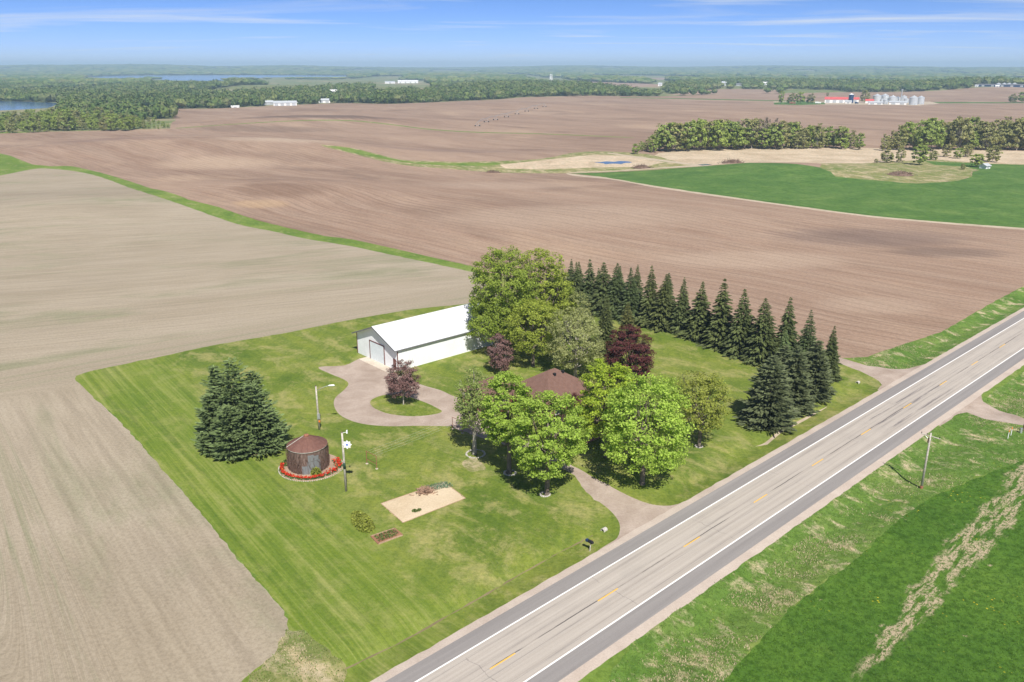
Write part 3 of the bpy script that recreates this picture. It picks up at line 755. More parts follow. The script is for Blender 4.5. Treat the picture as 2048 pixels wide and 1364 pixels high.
# bare patches in the lawn, pine litter
region('bare_earth', 'rough', smooth_px([(924,926),(936,917),(950,915),(964,926),(972,938),(958,941),(944,944),(932,938)], closed=True), 0.12)
region('pine_litter', 'needles', smooth_px([(415,880),(440,862),(490,858),(540,872),(562,893),(530,907),(490,912),(450,905)], closed=True), 0.2)
region('ditch_channel', 'track', smooth_px([(1510,893),(1530,885),(1552,866),(1563,856),(1600,840),(1650,815),(1648,818),(1600,846),(1568,862),(1550,876),(1535,889)]), 0.05)
region('ditch_channel', 'ditch', [(690,1336),(760,1303),(800,1284),(950,1200),(1050,1142),(1130,1098),(1185,1070),(1186,1071.3),(1131,1099.5),(1051,1143.8),(951,1202.2),(801,1286.5),(761,1305.5),(691.5,1339)], 0.05)
# the road: strips in the road's own frame
S0, S1 = -70.0, 700.0
def strip(n0, n1, r=0.0, step=3.0):
    ss = np.arange(S0, S1, step if r else 40.0)
    a = [road_xy(s, n0 + (rng.normal(0, r) if r else 0)) for s in ss]
    b = [road_xy(s, n1 + (rng.normal(0, r) if r else 0)) for s in ss[::-1]]
    return a + b
REG.append(('road_gravel_edge', M['edge_gravel'], [p for p in strip(-6.45, 6.62, 0.05, 1.3)]))
REG.append(('road_shoulder', M['shoulder'], strip(-5.42, 5.50)))
REG.append(('road', M['lane'], strip(-3.52, 3.52)))

# triangulate everything together so that neighbouring regions share their edges
V2 = []; E2 = []
for name, mat, P in REG:
    i0 = len(V2)
    V2 += [Vector((float(p[0]), float(p[1]))) for p in P]
    E2 += [(i0 + i, i0 + (i + 1) % len(P)) for i in range(len(P))]
for r in np.geomspace(30, 14900, 116):
    stp = 0.75 if r < 2500 else 1.1
    for a in np.arange(-52, 52.01, stp):
        aa = math.radians(a + rng.normal(0, 0.12)); rr = r * (1 + rng.normal(0, 0.006))
        V2.append(Vector((rr * math.sin(aa), rr * math.cos(aa))))
for a in range(0, 360, 12):
    for r in (4, 15, 60, 300, 1500, 6000, 15000): V2.append(Vector((r * math.sin(math.radians(a + 3)), r * math.cos(math.radians(a + 3)))))
for s in np.arange(-60, 330, 4.0):
    for k in (-13, -11.5, -10.4, -9.2, -8.0, -7.0, 7.2, 8.3, 9.4, 10.4, 11.5, 12.8, 14.5):
        V2.append(Vector([float(t) for t in road_xy(s + rng.normal(0, .3), k)]))
res = delaunay_2d_cdt(V2, E2, [], 0, 1e-3, False)
GV = np.array([(v.x, v.y) for v in res[0]]); GF = np.array([f for f in res[2] if len(f) == 3], np.int32)
cen = GV[GF].mean(axis=1)
reg_id = np.full(len(GF), -1)
def inside(P, C):
    P = np.asarray([p[:2] for p in P]); x, y = C[:, 0], C[:, 1]
    bb = (x >= P[:, 0].min()) & (x <= P[:, 0].max()) & (y >= P[:, 1].min()) & (y <= P[:, 1].max())
    idx = np.nonzero(bb)[0]; xs, ys = x[idx], y[idx]; c = np.zeros(len(idx), bool)
    for i in range(len(P)):
        x0, y0 = P[i - 1]; x1, y1 = P[i]
        if y0 == y1: continue
        k = (y0 > ys) != (y1 > ys)
        c ^= k & (xs < (x1 - x0) * (ys - y0) / (y1 - y0) + x0)
    out = np.zeros(len(x), bool); out[idx[c]] = True
    return out
for i, (name, mat, P) in enumerate(REG): reg_id[inside(P, cen)] = i
GZ = hz(GV[:, 0], GV[:, 1])
GVZ = np.column_stack([GV, GZ])
def region_object(name, mat, faces):
    used, inv = np.unique(faces.ravel(), return_inverse=True)
    me = mesh_np(name, GVZ[used], inv.reshape(faces.shape), True)
    o = link(name, me, mat); o['kind'] = 'structure'
    return o
region_object('ground', M['land'], GF[reg_id == -1])
REGOBJ = {}
for key in dict.fromkeys((nm, mt.name) for nm, mt, _ in REG):
    ids = [i for i, (nm, mt, _) in enumerate(REG) if (nm, mt.name) == key]
    f = GF[np.isin(reg_id, ids)]
    if len(f): REGOBJ[key[0]] = region_object(key[0], REG[ids[0]][1], f)

# road markings: painted strips 5 mm above the asphalt, parts of the road
road = REGOBJ['road']
def marking(name, s0, s1, n0, n1, mat, step):
    ss = np.linspace(s0, s1, max(2, int((s1 - s0) / step) + 1)); mb = MB()
    V = []; 
    for s in ss:
        for k in (n0, n1):
            p = road_xy(s, k); V.append((p[0], p[1], float(hz(p[0], p[1])) + 0.007))
    F = [(2*i, 2*i+1, 2*i+3, 2*i+2) for i in range(len(ss) - 1)]
    mb.add(V, F); return mb.build(name, mat, road)
marking('white_edge_line', -60, 600, -3.50, -3.33, M['white_paint'], 4.0)
marking('white_edge_line', -60, 600, 3.34, 3.51, M['white_paint'], 4.0)
for k in range(-4, 20):
    marking('yellow_dash', k * 15.283, k * 15.283 + 3.25, -0.09, 0.07, M['yellow_paint'], 1.7)

# ------------------------------------------------------------------ foliage builders
def quads(C, size, r, up=0.35, out=None, outw=0.4, aspect=1.0):
    """one leaf card per centre: random facing, biased upwards and outwards"""
    n = len(C)
    N = r.normal(size=(n, 3)); N /= np.linalg.norm(N, axis=1)[:, None]
    N[:, 2] += up
    if out is not None: N += out * outw
    N /= np.linalg.norm(N, axis=1)[:, None] + 1e-9
    T = np.cross(N, r.normal(size=(n, 3))); T /= np.linalg.norm(T, axis=1)[:, None] + 1e-9
    B = np.cross(N, T)
    s = (size * r.uniform(0.6, 1.35, n))[:, None] * 0.5
    T = T * s * aspect; B = B * s
    V = np.stack([C - T - B * 0.35, C + T * 0.15 - B, C + T + B * 0.35, C - T * 0.15 + B], axis=1).reshape(-1, 3)
    return V, np.arange(4 * n).reshape(n, 4)

def crown_shape(dirs, r, seed, lump=0.22):
    """uneven radius factor by direction"""
    g = np.random.default_rng(seed)
    f = np.ones(len(dirs))
    for _ in range(9):
        a = g.normal(size=3); a /= np.linalg.norm(a)
        f += lump * g.uniform(0.3, 1.0) * np.exp(-(1 - dirs @ a) * g.uniform(4, 9)) * g.choice([-0.8, 1.0, 1.0])
    return f

def deciduous(h, rad, base, leaf, count, seed, clumps=90, clump_r=1.0, top_pow=1.0, trunk_r=None, lump=0.22, twigs=True, fill=0.35, lean=0.0, trunk_mb=None):
    """returns (trunk mesh, crown mesh): limbs reaching clumps of leaf cards spread through the crown"""
    r = np.random.default_rng(seed)
    zc = base + (h - base) * 0.46; rz_up = h - zc; rz_dn = zc - base
    d = r.normal(size=(clumps * 3, 3)); d /= np.linalg.norm(d, axis=1)[:, None]
    d = d[d[:, 2] > -0.80][:clumps]
    d = d / (np.abs(d) ** 2.3).sum(axis=1)[:, None] ** (1 / 2.3) * 0.98      # fuller shoulders than an ellipsoid
    sh = crown_shape(d / np.linalg.norm(d, axis=1)[:, None], r, seed + 1, lump)
    k = r.uniform(fill, 1.0, len(d)) ** 0.42
    C = np.empty_like(d)
    wz = np.where(d[:, 2] > 0, np.abs(d[:, 2]) ** top_pow, 1)
    C[:, 0] = d[:, 0] * rad * k * sh; C[:, 1] = d[:, 1] * rad * k * sh
    C[:, 2] = zc + np.where(d[:, 2] > 0, d[:, 2] * rz_up, d[:, 2] * rz_dn) * np.minimum(k * sh, 1.05)
    C[:, 0] += lean * C[:, 2]
    per = r.multinomial(count, np.ones(len(C)) / len(C))
    cr = clump_r * r.uniform(0.65, 1.3, len(C))
    idx = np.repeat(np.arange(len(C)), per)
    o = r.normal(size=(len(idx), 3)); o /= np.linalg.norm(o, axis=1)[:, None]
    o *= (r.uniform(0.15, 1.0, len(idx)) ** 0.5)[:, None]
    o[:, 2] *= 0.55
    P = C[idx] + o * cr[idx][:, None]
    out = P - np.array([0, 0, zc]); out /= np.linalg.norm(out, axis=1)[:, None] + 1e-6
    V, F = quads(P, leaf, r, 0.75, out, 0.85)
    crown = mesh_np('crown', V, F)
    tr = trunk_r if trunk_r else 0.018 * h + 0.08
    mb = MB()
    top = np.array([lean * zc, 0, zc + rz_up * 0.45])
    kn = [np.array([0, 0, -0.25]), np.array([0, 0, 0.3]), np.array([0.05, 0.03, base]), np.array([lean * zc * 0.6 - 0.1, 0.1, zc]), top]
    mb.tube(kn, [tr * 1.45, tr, tr * 0.85, tr * 0.5, tr * 0.12], 8)
    nl = min(len(C), 26)
    for i in r.choice(len(C), nl, replace=False):
        t = r.uniform(0.0, 0.7); a = kn[2] * (1 - t) + kn[3] * t
        mid = a * 0.45 + C[i] * 0.55 + np.array([0, 0, -0.05 * h * r.uniform(0, 1)])
        mb.tube([a, mid, C[i]], [tr * 0.34, tr * 0.2, 0.02], 5, False)
        if twigs:
            for _ in range(3):
                e = C[i] + r.normal(0, clump_r * 0.7, 3)
                mb.tube([mid, (mid + e) / 2 + r.normal(0, .15, 3), e], [tr * 0.12, tr * 0.08, 0.012], 4, False)
    return mb.mesh('trunk', True), crown

def conifer(h, rad, seed, whorls=26, br=11, leaf=0.55, skirt=0.4, droop=0.18, power=0.9, dens=7, fan=0.16, rise=0.0, trunk_r=None, gap=0.0, tip=0.28):
    """spruce or pine: whorls of branches, each carrying overlapping needle sprays"""
    r = np.random.default_rng(seed)
    P = []; D = []; S = []
    for w in range(whorls):
        t = (w + r.uniform(-0.3, 0.3)) / whorls; t = min(max(t, 0), 0.985)
        z = skirt + (h - skirt) * t
        R = rad * (1 - t) ** power * r.uniform(0.84, 1.12) + 0.05
        nb = max(4, int(br * (0.45 + 0.55 * (1 - t))))
        a0 = r.uniform(0, 6.28)
        for b in range(nb):
            a = a0 + b * 2 * math.pi / nb + r.normal(0, 0.16)
            L = R * r.uniform(0.72, 1.14)
            if gap and r.uniform() < gap: L *= r.uniform(0.35, 0.7)
            u = np.array([math.cos(a), math.sin(a), 0]); v = np.array([-u[1], u[0], 0])
            m = max(3, int(dens * L / max(rad * 0.55, 0.1)))
            for j in range(m):
                q = (j + r.uniform(0.1, 0.9)) / m; q = 0.22 + 0.78 * q
                zz = z + rise * L * q * q - droop * L * q + 0.20 * droop * L * q ** 4
                side = r.normal(0, fan) * L * (1.15 - q)
                P.append(u * L * q + v * side + np.array([0, 0, zz + r.normal(0, 0.05)]))
                dd = u + v * (side * 0.6 / max(L, .1)) + np.array([0, 0, rise * q - droop * 0.8 + r.normal(0, .12)])
                D.append(dd / np.linalg.norm(dd)); S.append(leaf * (tip + (1 - tip) * (1 - t) ** 0.7) * r.uniform(0.7, 1.3))
    P = np.array(P); D = np.array(D); S = np.array(S)[:, None]
    up = np.array([0, 0, 1.0]) + r.normal(0, 0.45, P.shape)
    side = np.cross(D, up); side /= np.linalg.norm(side, axis=1)[:, None]
    V = np.stack([P - D * S * 0.5 - side * S * 0.20, P - D * S * 0.35 + side * S * 0.24, P + D * S * 0.62 + side * S * 0.06, P + D * S * 0.5 - side * S * 0.14], axis=1).reshape(-1, 3)
    # a second card across each spray gives it thickness
    nrm = np.cross(side, D)
    V2_ = np.stack([P - D * S * 0.45 - nrm * S * 0.16, P - D * S * 0.3 + nrm * S * 0.13, P + D * S * 0.55 + nrm * S * 0.03, P + D * S * 0.35 - nrm * S * 0.17], axis=1).reshape(-1, 3)
    V = np.vstack([V, V2_])
    crown = mesh_np('foliage', V, np.arange(len(V)).reshape(-1, 4))
    tr = trunk_r if trunk_r else 0.012 * h + 0.06
    mb = MB().tube([(0, 0, -0.25), (0, 0, h * 0.5), (0, 0, h * 0.80)], [tr * 1.2, tr * 0.7, 0.02], 7)
    return mb.mesh('trunk', True), crown

def plant_tree(name, label, cat, base, meshes, leafmat, barkmat, rotz=0.0, group=None, crown='crown'):
    t = thing(name, label, cat, tuple(base), rotz, group)
    link('trunk', meshes[0], barkmat, t); link(crown, meshes[1], leafmat, t)
    return t

# ------------------------------------------------------------------ the garden trees
def leafy(name, label, bx, by, ty, half, leafmat, barkmat='bark', base_f=0.22, leaf=0.34, dens=1.0, seed=1, clumps=None, clump_r=None, lump=0.22, fill=0.35, trunk_r=None, top_pow=1.0, dx=0.0):
    b = ground(bx, by); h = height_to(b, ty); s = px_per_m(b + np.array([0, 0, h * 0.5]))
    rad = half / s * 0.93
    lean = dx / s / (h * 0.6) if dx else 0.0
    area = rad * (h * (1 - base_f))
    leaf = leaf * 0.70
    count = int(area * 330 * dens * (0.24 / leaf) ** 1.6)
    ms = deciduous(h * 0.98, rad, h * base_f, leaf, count, seed, clumps or int(90 + area * 4.0), clump_r or (0.40 + rad * 0.085), top_pow, trunk_r, lump, True, fill, lean)
    return plant_tree(name, label, 'tree', b, ms, M[leafmat], M[barkmat], 0.0)

leafy('spring_maple', 'tall spring-green maple towering over the right end of the white barn', 1003, 702, 490, 70, 'oak', seed=11, base_f=0.16, lump=0.34, fill=0.25, dens=0.80, leaf=0.40)
leafy('spring_maple', 'tall yellow-green maple right of the tallest tree, in front of the spruce tips', 1084, 688, 498, 58, 'oak2', seed=12, base_f=0.15, lump=0.34, fill=0.25, dens=0.72, leaf=0.40)
leafy('spring_maple', 'green maple hanging over the front wall of the white barn', 990, 708, 592, 60, 'oak', seed=13, base_f=0.18, lump=0.28, dens=0.8)
leafy('spring_maple', 'broad green maple right behind the brown hip roof', 1066, 732, 588, 60, 'oak2', seed=14, base_f=0.20, lump=0.28, dens=0.8)
leafy('spring_maple', 'lower green maple between the yellow-green maple and the spruce tips', 1118, 678, 552, 36, 'oak', seed=28, base_f=0.12, lump=0.28, dens=0.8)
leafy('budding_tree', 'pale olive tree with budding leaves behind the brown hip roof', 1150, 756, 618, 57, 'pale', 'bark_pale', seed=15, base_f=0.12, dens=0.62, lump=0.2)
leafy('budding_tree', 'slender pale olive tree top rising between the tall maple and dark spruce', 1153, 690, 578, 27, 'pale', 'bark_pale', seed=16, base_f=0.12, dens=0.65)
leafy('purple_plum', 'sparse purple-leaved tree in front of the white barn wall', 1001, 748, 668, 25, 'plum', 'bark_pale', seed=17, base_f=0.06, leaf=0.26, dens=0.9, fill=0.2)
leafy('purple_plum', 'small round purple-leaved tree on the grass island of the driveway loop', 807, 809, 721, 35, 'plum', 'bark_pale', seed=18, base_f=0.18, leaf=0.22, dens=1.15, trunk_r=0.11, fill=0.2, lump=0.12)
leafy('burgundy_maple', 'dark burgundy maple beside the open lawn', 1257, 772, 655, 51, 'purple', 'bark_dark', seed=19, base_f=0.05, leaf=0.26, dens=1.25, lump=0.18)
leafy('grey_birch', 'thin grey-green tree with pale branches at the left end of the front trees', 949, 908, 735, 34, 'birch', 'bark_pale', seed=20, base_f=0.24, dens=0.55, clump_r=0.7, fill=0.2)
leafy('front_maple', 'bright green maple second from left in the front row', 1018, 946, 746, 56, 'maple', seed=21, base_f=0.25, dens=1.3)
leafy('front_maple', 'bright green maple with bare trunk standing nearest the garden plot', 1094, 989, 786, 72, 'maple', seed=22, base_f=0.24, dens=1.3)
leafy('front_maple', 'yellow-green maple right of the brown roof, behind the lightest maple', 1212, 914, 712, 60, 'maple_yellow', seed=29, base_f=0.18, dens=1.15, lump=0.16)
leafy('front_maple', 'widest, lightest yellow-green maple beside the road entrance', 1284, 968, 744, 94, 'maple_light', seed=24, base_f=0.16, dens=0.85, leaf=0.36)
leafy('lawn_tree', 'olive-green tree standing alone on the lawn near the road pines', 1398, 893, 738, 62, 'olive', 'bark', seed=25, base_f=0.22, dens=0.6, clump_r=0.75, lump=0.15, fill=0.15)
leafy('purple_shrub', 'small dark purple shrub at the front corner of the brown roof', 1148, 832, 784, 11, 'purple', 'bark_dark', seed=26, base_f=0.05, leaf=0.2, dens=1.5)

def evergreen(name, label, bx, by, ty, half, leafmat, seed, group=None, **kw):
    b = ground(bx, by); h = height_to(b, ty); s = px_per_m(b + np.array([0, 0, h * 0.4]))
    ms = conifer(h, half / s, seed, **kw)
    return plant_tree(name, label, 'tree', b, ms, M[leafmat], M['bark_dark'], 0.0, group, 'foliage')

# big two-topped white pine: two leaders, one thing
pb = ground(492, 893); ph = height_to(pb, 718); ps = px_per_m(pb + np.array([0, 0, ph * 0.5]))
pine = thing('white_pine', 'big dense two-topped pine left of the round corn crib', 'tree', tuple(pb))
pr = np.random.default_rng(33)
for i, (ox, oy, hf, rf_) in enumerate([(-1.0, 0.0, 1.0, 4.8), (-3.6, 0.4, 0.94, 3.2), (-4.1, -1.6, 0.66, 3.0), (2.0, -0.8, 0.76, 4.4), (3.6, -0.4, 0.46, 3.5), (-0.9, -3.0, 0.58, 3.5), (0.9, 3.0, 0.80, 3.5)]):
    tt, ff = conifer(ph * hf, rf_, 31 + i, whorls=26, br=15, leaf=0.55, skirt=0.25, droop=0.04, power=0.46, dens=17, fan=0.30, rise=0.26, gap=0.5, tip=0.9)
    link('trunk', tt, M['bark_dark'], pine, (ox, oy, 0)); link('foliage', ff, M['pine'], pine, (ox, oy, 0))

evergreen('spruce', 'dark spruce between the pale olive tree and the burgundy maple', 1209, 708, 586, 25, 'spruce', 41, whorls=38, br=17, leaf=0.55, dens=12, fan=0.24, power=0.7)
evergreen('spruce', 'olive-green spruce directly behind the burgundy maple', 1252, 698, 603, 24, 'spruce_olive', 42, whorls=36, br=16, leaf=0.55, dens=12, fan=0.24, power=0.7)

# windbreak: tips read from the photograph; front trees stand along the lawn edge, back trees one row behind
pg = np.random.default_rng(49)
proto = [conifer(10.0, pg.uniform(2.6, 3.2), 50 + i, whorls=int(pg.integers(36, 48)), br=int(pg.integers(14, 19)), leaf=pg.uniform(0.52, 0.66), skirt=pg.uniform(0.1, 0.5), droop=pg.uniform(0.18, 0.38),
                 power=pg.uniform(0.78, 1.05), dens=12, fan=pg.uniform(0.2, 0.28), gap=pg.uniform(0.08, 0.35)) for i in range(8)]
ORD = ['first','second','third','fourth','fifth','sixth','seventh','eighth','ninth','tenth','eleventh','twelfth','thirteenth','fourteenth','fifteenth','sixteenth','seventeenth','eighteenth']
def edge_y(x): return np.interp(x, [1050,1100,1180,1278,1336,1405,1473,1528,1600], [600,611,631,654,667,685,715,733,757])
front = [(1141,517),(1154,522),(1182,516),(1211,523),(1234,524),(1266,532),(1307,530),(1331,546),(1370,553),(1407,561),(1452,555),(1493,576),(1538,594)][::-1]
back = [(1099,532),(1115,536),(1127,537),(1159,522),(1199,534),(1242,530),(1277,528),(1340,544),(1581,592)][::-1]
WB = 'spruces of the windbreak row'
for i, (tx, ty) in enumerate(front):
    bx = tx - (tx - 1024) * 0.026; b = ground(bx, edge_y(bx) - 9); h = height_to(b, ty)
    wdt = h / 10 * rng.uniform(0.92, 1.28)
    lab = 'dark green spruce in the windbreak along the lawn, %s from the road end' % ORD[i]
    t = plant_tree('windbreak_spruce', lab, 'tree', b, proto[(i * 3) % 8], M['spruce'], M['bark_dark'], rng.uniform(0, 6), WB, 'foliage')
    t.scale = (wdt, wdt * rng.uniform(0.9, 1.1), h / 10); t.rotation_euler = (rng.normal(0, 0.018), rng.normal(0, 0.018), t.rotation_euler[2])
for i, (tx, ty) in enumerate(back):
    bx = tx - (tx - 1024) * 0.024; b = ground(bx, edge_y(bx) - 24); h = height_to(b, ty)
    wdt = h / 10 * rng.uniform(0.92, 1.05)
    lab = 'dark spruce tip of the back windbreak row, %s counted from the road' % ORD[i]
    t = plant_tree('windbreak_spruce', lab, 'tree', b, proto[(i * 5 + 2) % 8], M['spruce'], M['bark_dark'], rng.uniform(0, 6), WB, 'foliage')
    t.scale = (wdt, wdt, h / 10)
PC = 'conifers at the road end of the windbreak'
evergreen('spruce', 'narrow dark spruce at the road end of the windbreak, nearest the field entrance', 1656, 758, 650, 24, 'spruce', 61, PC, whorls=40, br=16, leaf=0.55, dens=12, fan=0.24)
evergreen('spruce', 'tall dark spruce with brownish branches second from the field entrance', 1607, 752, 618, 36, 'spruce', 62, PC, whorls=42, br=17, leaf=0.60, dens=12, fan=0.24)
evergreen('spruce', 'short green spruce tucked low between the two tall spruces near the road', 1563, 752, 657, 26, 'pine', 63, PC, whorls=32, br=15, leaf=0.55, dens=12, fan=0.24)
kw = dict(whorls=28, br=18, leaf=0.66, skirt=0.2, droop=0.05, power=0.56, dens=17, fan=0.30, rise=0.10, gap=0.25, tip=0.6)
evergreen('road_pine', 'broad grey-green pine nearest the road and the olive tree', 1534, 848, 708, 58, 'pine_grey', 64, PC, **kw)
evergreen('road_pine', 'grey-green pine second from the olive tree at the road end', 1582, 820, 690, 46, 'pine_grey', 65, PC, **kw)
evergreen('road_pine', 'grey-green pine third from the olive tree, close to the field entrance', 1622, 795, 678, 42, 'pine_grey', 66, PC, **kw)
evergreen('road_pine', 'grey-green pine hidden behind the broad pine, below the short spruce', 1560, 790, 690, 40, 'pine_grey', 67, PC, **kw)

# ------------------------------------------------------------------ woods and tree lines beyond the fields: copies of a few kinds
def wood_proto(seed, leaf, bark_, kind, h=10.0, rad=3.6, count=2600, size=0.55, dens_fill=0.3):
    ms = deciduous(h, rad, h * 0.03, size, count, seed, 70, 0.95, 1.0, 0.16, 0.35, False, dens_fill)
    return (ms, M[leaf], M[bark_])
WOODS = [wood_proto(70, 'wood_leaf', 'bark', 0), wood_proto(71, 'wood_leaf', 'bark', 0, rad=4.1), wood_proto(72, 'wood_leaf', 'bark', 0, rad=3.1),
         wood_proto(73, 'wood_olive', 'bark_pale', 1), wood_proto(74, 'wood_olive', 'bark_pale', 1, rad=3.2, count=1900),
         wood_proto(75, 'wood_bare', 'bark_pale', 2, count=1500, size=0.36)]
NWOOD = [0]
def wood_tree(base, h, k, label, group, name='woodland_tree', wide=1.0):
    ms, lm, bm = WOODS[k]
    t = thing(name, label, 'tree', (float(base[0]), float(base[1]), float(base[2])), rng.uniform(0, 6.28), group)
    link('trunk', ms[0], bm, t); link('crown', ms[1], lm, t)
    w = h / 10 * wide * rng.uniform(0.9, 1.15); t.scale = (w, w, h / 10); NWOOD[0] += 1
    return t
def ordinal(k):
    tens = ['', 'tenth', 'twentieth', 'thirtieth', 'fortieth', 'fiftieth']; t2 = ['', '', 'twenty', 'thirty', 'forty', 'fifty']
    if k <= 18: return ORD[k - 1]
    if k == 19: return 'nineteenth'
    return tens[k // 10] if k % 10 == 0 else t2[k // 10] + '-' + ORD[k % 10 - 1]
def row_of_trees(xs, base_f, top_f, kinds, label, group, wide=1.0, jit=4, ragged=0.35, count=True):
    seen = 0
    for x in xs:
        x = x + rng.normal(0, jit * 0.4); b = ground(x, base_f(x) + rng.uniform(-3, 2)); h = height_to(b, top_f(x) + rng.uniform(-3, 6)) * (rng.uniform(0.55, 0.85) if rng.uniform() < ragged else 1.0)
        lab = label
        if count:
            if 0 <= x <= 2048: seen += 1; lab = '%s, %s from left' % (label, ordinal(seen))
            else: lab = label + ', beyond the picture edge'
        wood_tree(b, max(h, 3), int(rng.choice(kinds)), lab, group, wide=wide * rng.uniform(0.75, 1.2))
tA = lambda x: np.interp(x, [1258,1300,1330,1380,1420,1450,1500,1540,1580,1640,1690,1730], [284,272,246,243,239,238,236,238,244,250,256,274])
bA = lambda x: np.interp(x, [1258,1330,1450,1550,1730], [307,302,299,298,298])
gl = 'woodland trees of the right-hand tree line'
row_of_trees(np.arange(1268, 1735, 13), bA, tA, [0, 1, 2, 3, 4], 'front-row tree of the tree line above the marsh', gl, 0.85)
row_of_trees(np.arange(1285, 1720, 17), lambda x: bA(x) - 7, lambda x: tA(x) + 1, [0, 3, 4, 5], 'back-row tree of the tree line above the marsh', gl, 0.85)
row_of_trees(np.arange(1470, 1560, 13), lambda x: 296, lambda x: 235, [5], 'grey bare-looking tree in the middle of the left tree line', gl, 0.8)
tB = lambda x: np.interp(x, [1755,1790,1805,1850,1950,2060,2200], [275,262,246,238,236,236,238])
gr = 'woodland trees behind the reed marsh'
row_of_trees(np.arange(1772, 2160, 13), lambda x: 300, tB, [3, 4, 3, 1], 'front-row olive tree behind the reeds at the right edge', gr, 0.8)
row_of_trees(np.arange(1805, 2160, 17), lambda x: 292, lambda x: tB(x) + 1, [3, 0, 4], 'back-row tree behind the reeds at the right edge', gr, 0.8)
# scattered bushes in the rough pasture
for i, (bx, by, ty, k, lab) in enumerate([(1752,326,317,4,'low olive bush left of the pasture trees'),(1772,325,299,3,'olive bush tree at the left end of the pasture clump'),
        (1800,325,296,4,'thin olive tree second in the pasture clump'),(1838,330,290,0,'dark green tree tallest in the pasture clump'),(1866,320,299,3,'low bush right of the tallest pasture tree'),
        (1893,314,288,4,'slender tree before the reeds, left of two'),(1915,317,296,0,'small green bush before the reeds'),(1935,314,290,4,'slender tree before the reeds, right of two'),
        (1985,324,287,3,'leaning olive tree just above the white shed'),(1952,334,308,0,'dark green bushy tree beside the white shed'),(1925,339,327,4,'low tan bush left of the white shed')]):
    b = ground(bx, by); h = height_to(b, ty)
    t = wood_tree(b, h, k, lab, None, 'pasture_tree', 1.25 if h < 8 else 0.95)
# brush piles and dead shrubs near the marsh
def brush_pile(name, label, bx, by, w_px, ty, seed, mat='twig'):
    b = ground(bx, by); s = px_per_m(b); W = w_px / s / 2; H = height_to(b, ty); r = np.random.default_rng(seed)
    mb = MB()
    for i in range(170):
        c = np.array([r.normal(0, W * 0.42), r.normal(0, W * 0.25), 0]); top = H * max(0.1, 1 - (c[0] / W) ** 2) * r.uniform(0.3, 1.0)
        d = r.normal(size=3); d[2] = abs(d[2]) * 0.7; d /= np.linalg.norm(d); L = r.uniform(0.25, 0.6) * H + 0.5
        a = c + np.array([0, 0, top * 0.4 - 0.1]); e = a + d * L
        mb.tube([a, (a + e) / 2 + r.normal(0, .1 * L, 3), e], [0.09, 0.07, 0.03], 4, False)
    mb2 = MB(); an = np.arange(14) * 2 * math.pi / 14
    V = [(0, 0, H * 0.55)] + [(W * 0.5 * math.cos(a) * r.uniform(.8, 1.1), W * 0.3 * math.sin(a), H * 0.38 * r.uniform(.7, 1.1)) for a in an] + [(W * 0.95 * math.cos(a) * r.uniform(.85, 1.1), W * 0.55 * math.sin(a), -0.1) for a in an]
    F = [(0, 1 + i, 1 + (i + 1) % 14) for i in range(14)] + [(1 + i, 15 + i, 15 + (i + 1) % 14, 1 + (i + 1) % 14) for i in range(14)]
    mb2.add(V, F)
    t = thing(name, label, 'brush', tuple(b))
    mb.build('branches', M[mat], t)['kind'] = 'stuff'; mb2.build('core', M[mat], t)
    return t
brush_pile('brush_pile', 'dark brown brush pile beside the small pond', 1284, 336, 40, 325, 1)
brush_pile('brush_pile', 'dark brown brush pile at the top edge of the green field', 1466, 326, 48, 314, 2)
brush_pile('brush_pile', 'grey brown brush pile inside the rough pasture', 1800, 350, 60, 336, 3)
brush_pile('brush_pile', 'small brown brush heap at the end of the green swale', 985, 345, 34, 339, 4)

# left wood: individuals along its visible edge and over its top
gw = 'trees of the left-hand wood'
topL = lambda x: np.interp(x, [-120,0,60,150,200,270,330,350], [222,222,215,209,210,219,231,243])
row_of_trees(np.arange(-110, 345, 9.5), lambda x: np.interp(x, [-110,0,100,250,340], [271,266,262,261,256]), lambda x: topL(x) + 15, [0, 1, 2, 3, 0], 'leafy tree along the field edge of the left wood', gw, 0.85, 2)
for row, dy in enumerate((-9, -16, -22)):
    row_of_trees(np.arange(-110, 330 - row * 12, 11 + row), lambda x, dy=dy: np.interp(x, [-110,0,100,250,340], [271,266,262,261,256]) + dy, lambda x, row=row: topL(x) + 9 - row * 3.5, [0, 1, 3, 4, 2], 'rounded treetop in the %s row of the left wood' % ['second', 'third', 'rearmost'][row], gw, 0.95, 3)

# ------------------------------------------------------------------ buildings
def ang(az): return math.pi / 2 - az                       # local +x runs along azimuth az
def gable_roof(L, W, z0, rise, over_e, over_g, th=0.12):
    """two slabs meeting in a ridge along x"""
    mb = MB(); hl = L / 2 + over_g; hw = W / 2 + over_e; k = rise / (W / 2)
    for sy in (1, -1):
        ze = z0 - over_e * k
        V = [(-hl, sy * hw, ze), (hl, sy * hw, ze), (hl, 0, z0 + rise), (-hl, 0, z0 + rise)]
        V = V + [(x, y, z + th) for x, y, z in V]
        F = [(0,1,2,3),(7,6,5,4),(0,4,5,1),(1,5,6,2),(2,6,7,3),(3,7,4,0)]
        if sy < 0: F = [f[::-1] for f in F]
        mb.add(V, F)
    return mb
def gable_body(L, W, z0, rise, base=-0.3):
    hl, hw = L / 2, W / 2; mb = MB()
    V = []
    for x in (-hl, hl): V += [(x, -hw, base), (x, hw, base), (x, hw, z0), (x, 0, z0 + rise - 0.01), (x, -hw, z0)]
    mb.add(V, [(0,4,3,2,1), (5,6,7,8,9), (0,5,9,4), (1,2,7,6), (2,3,8,7), (3,4,9,8)])
    return mb
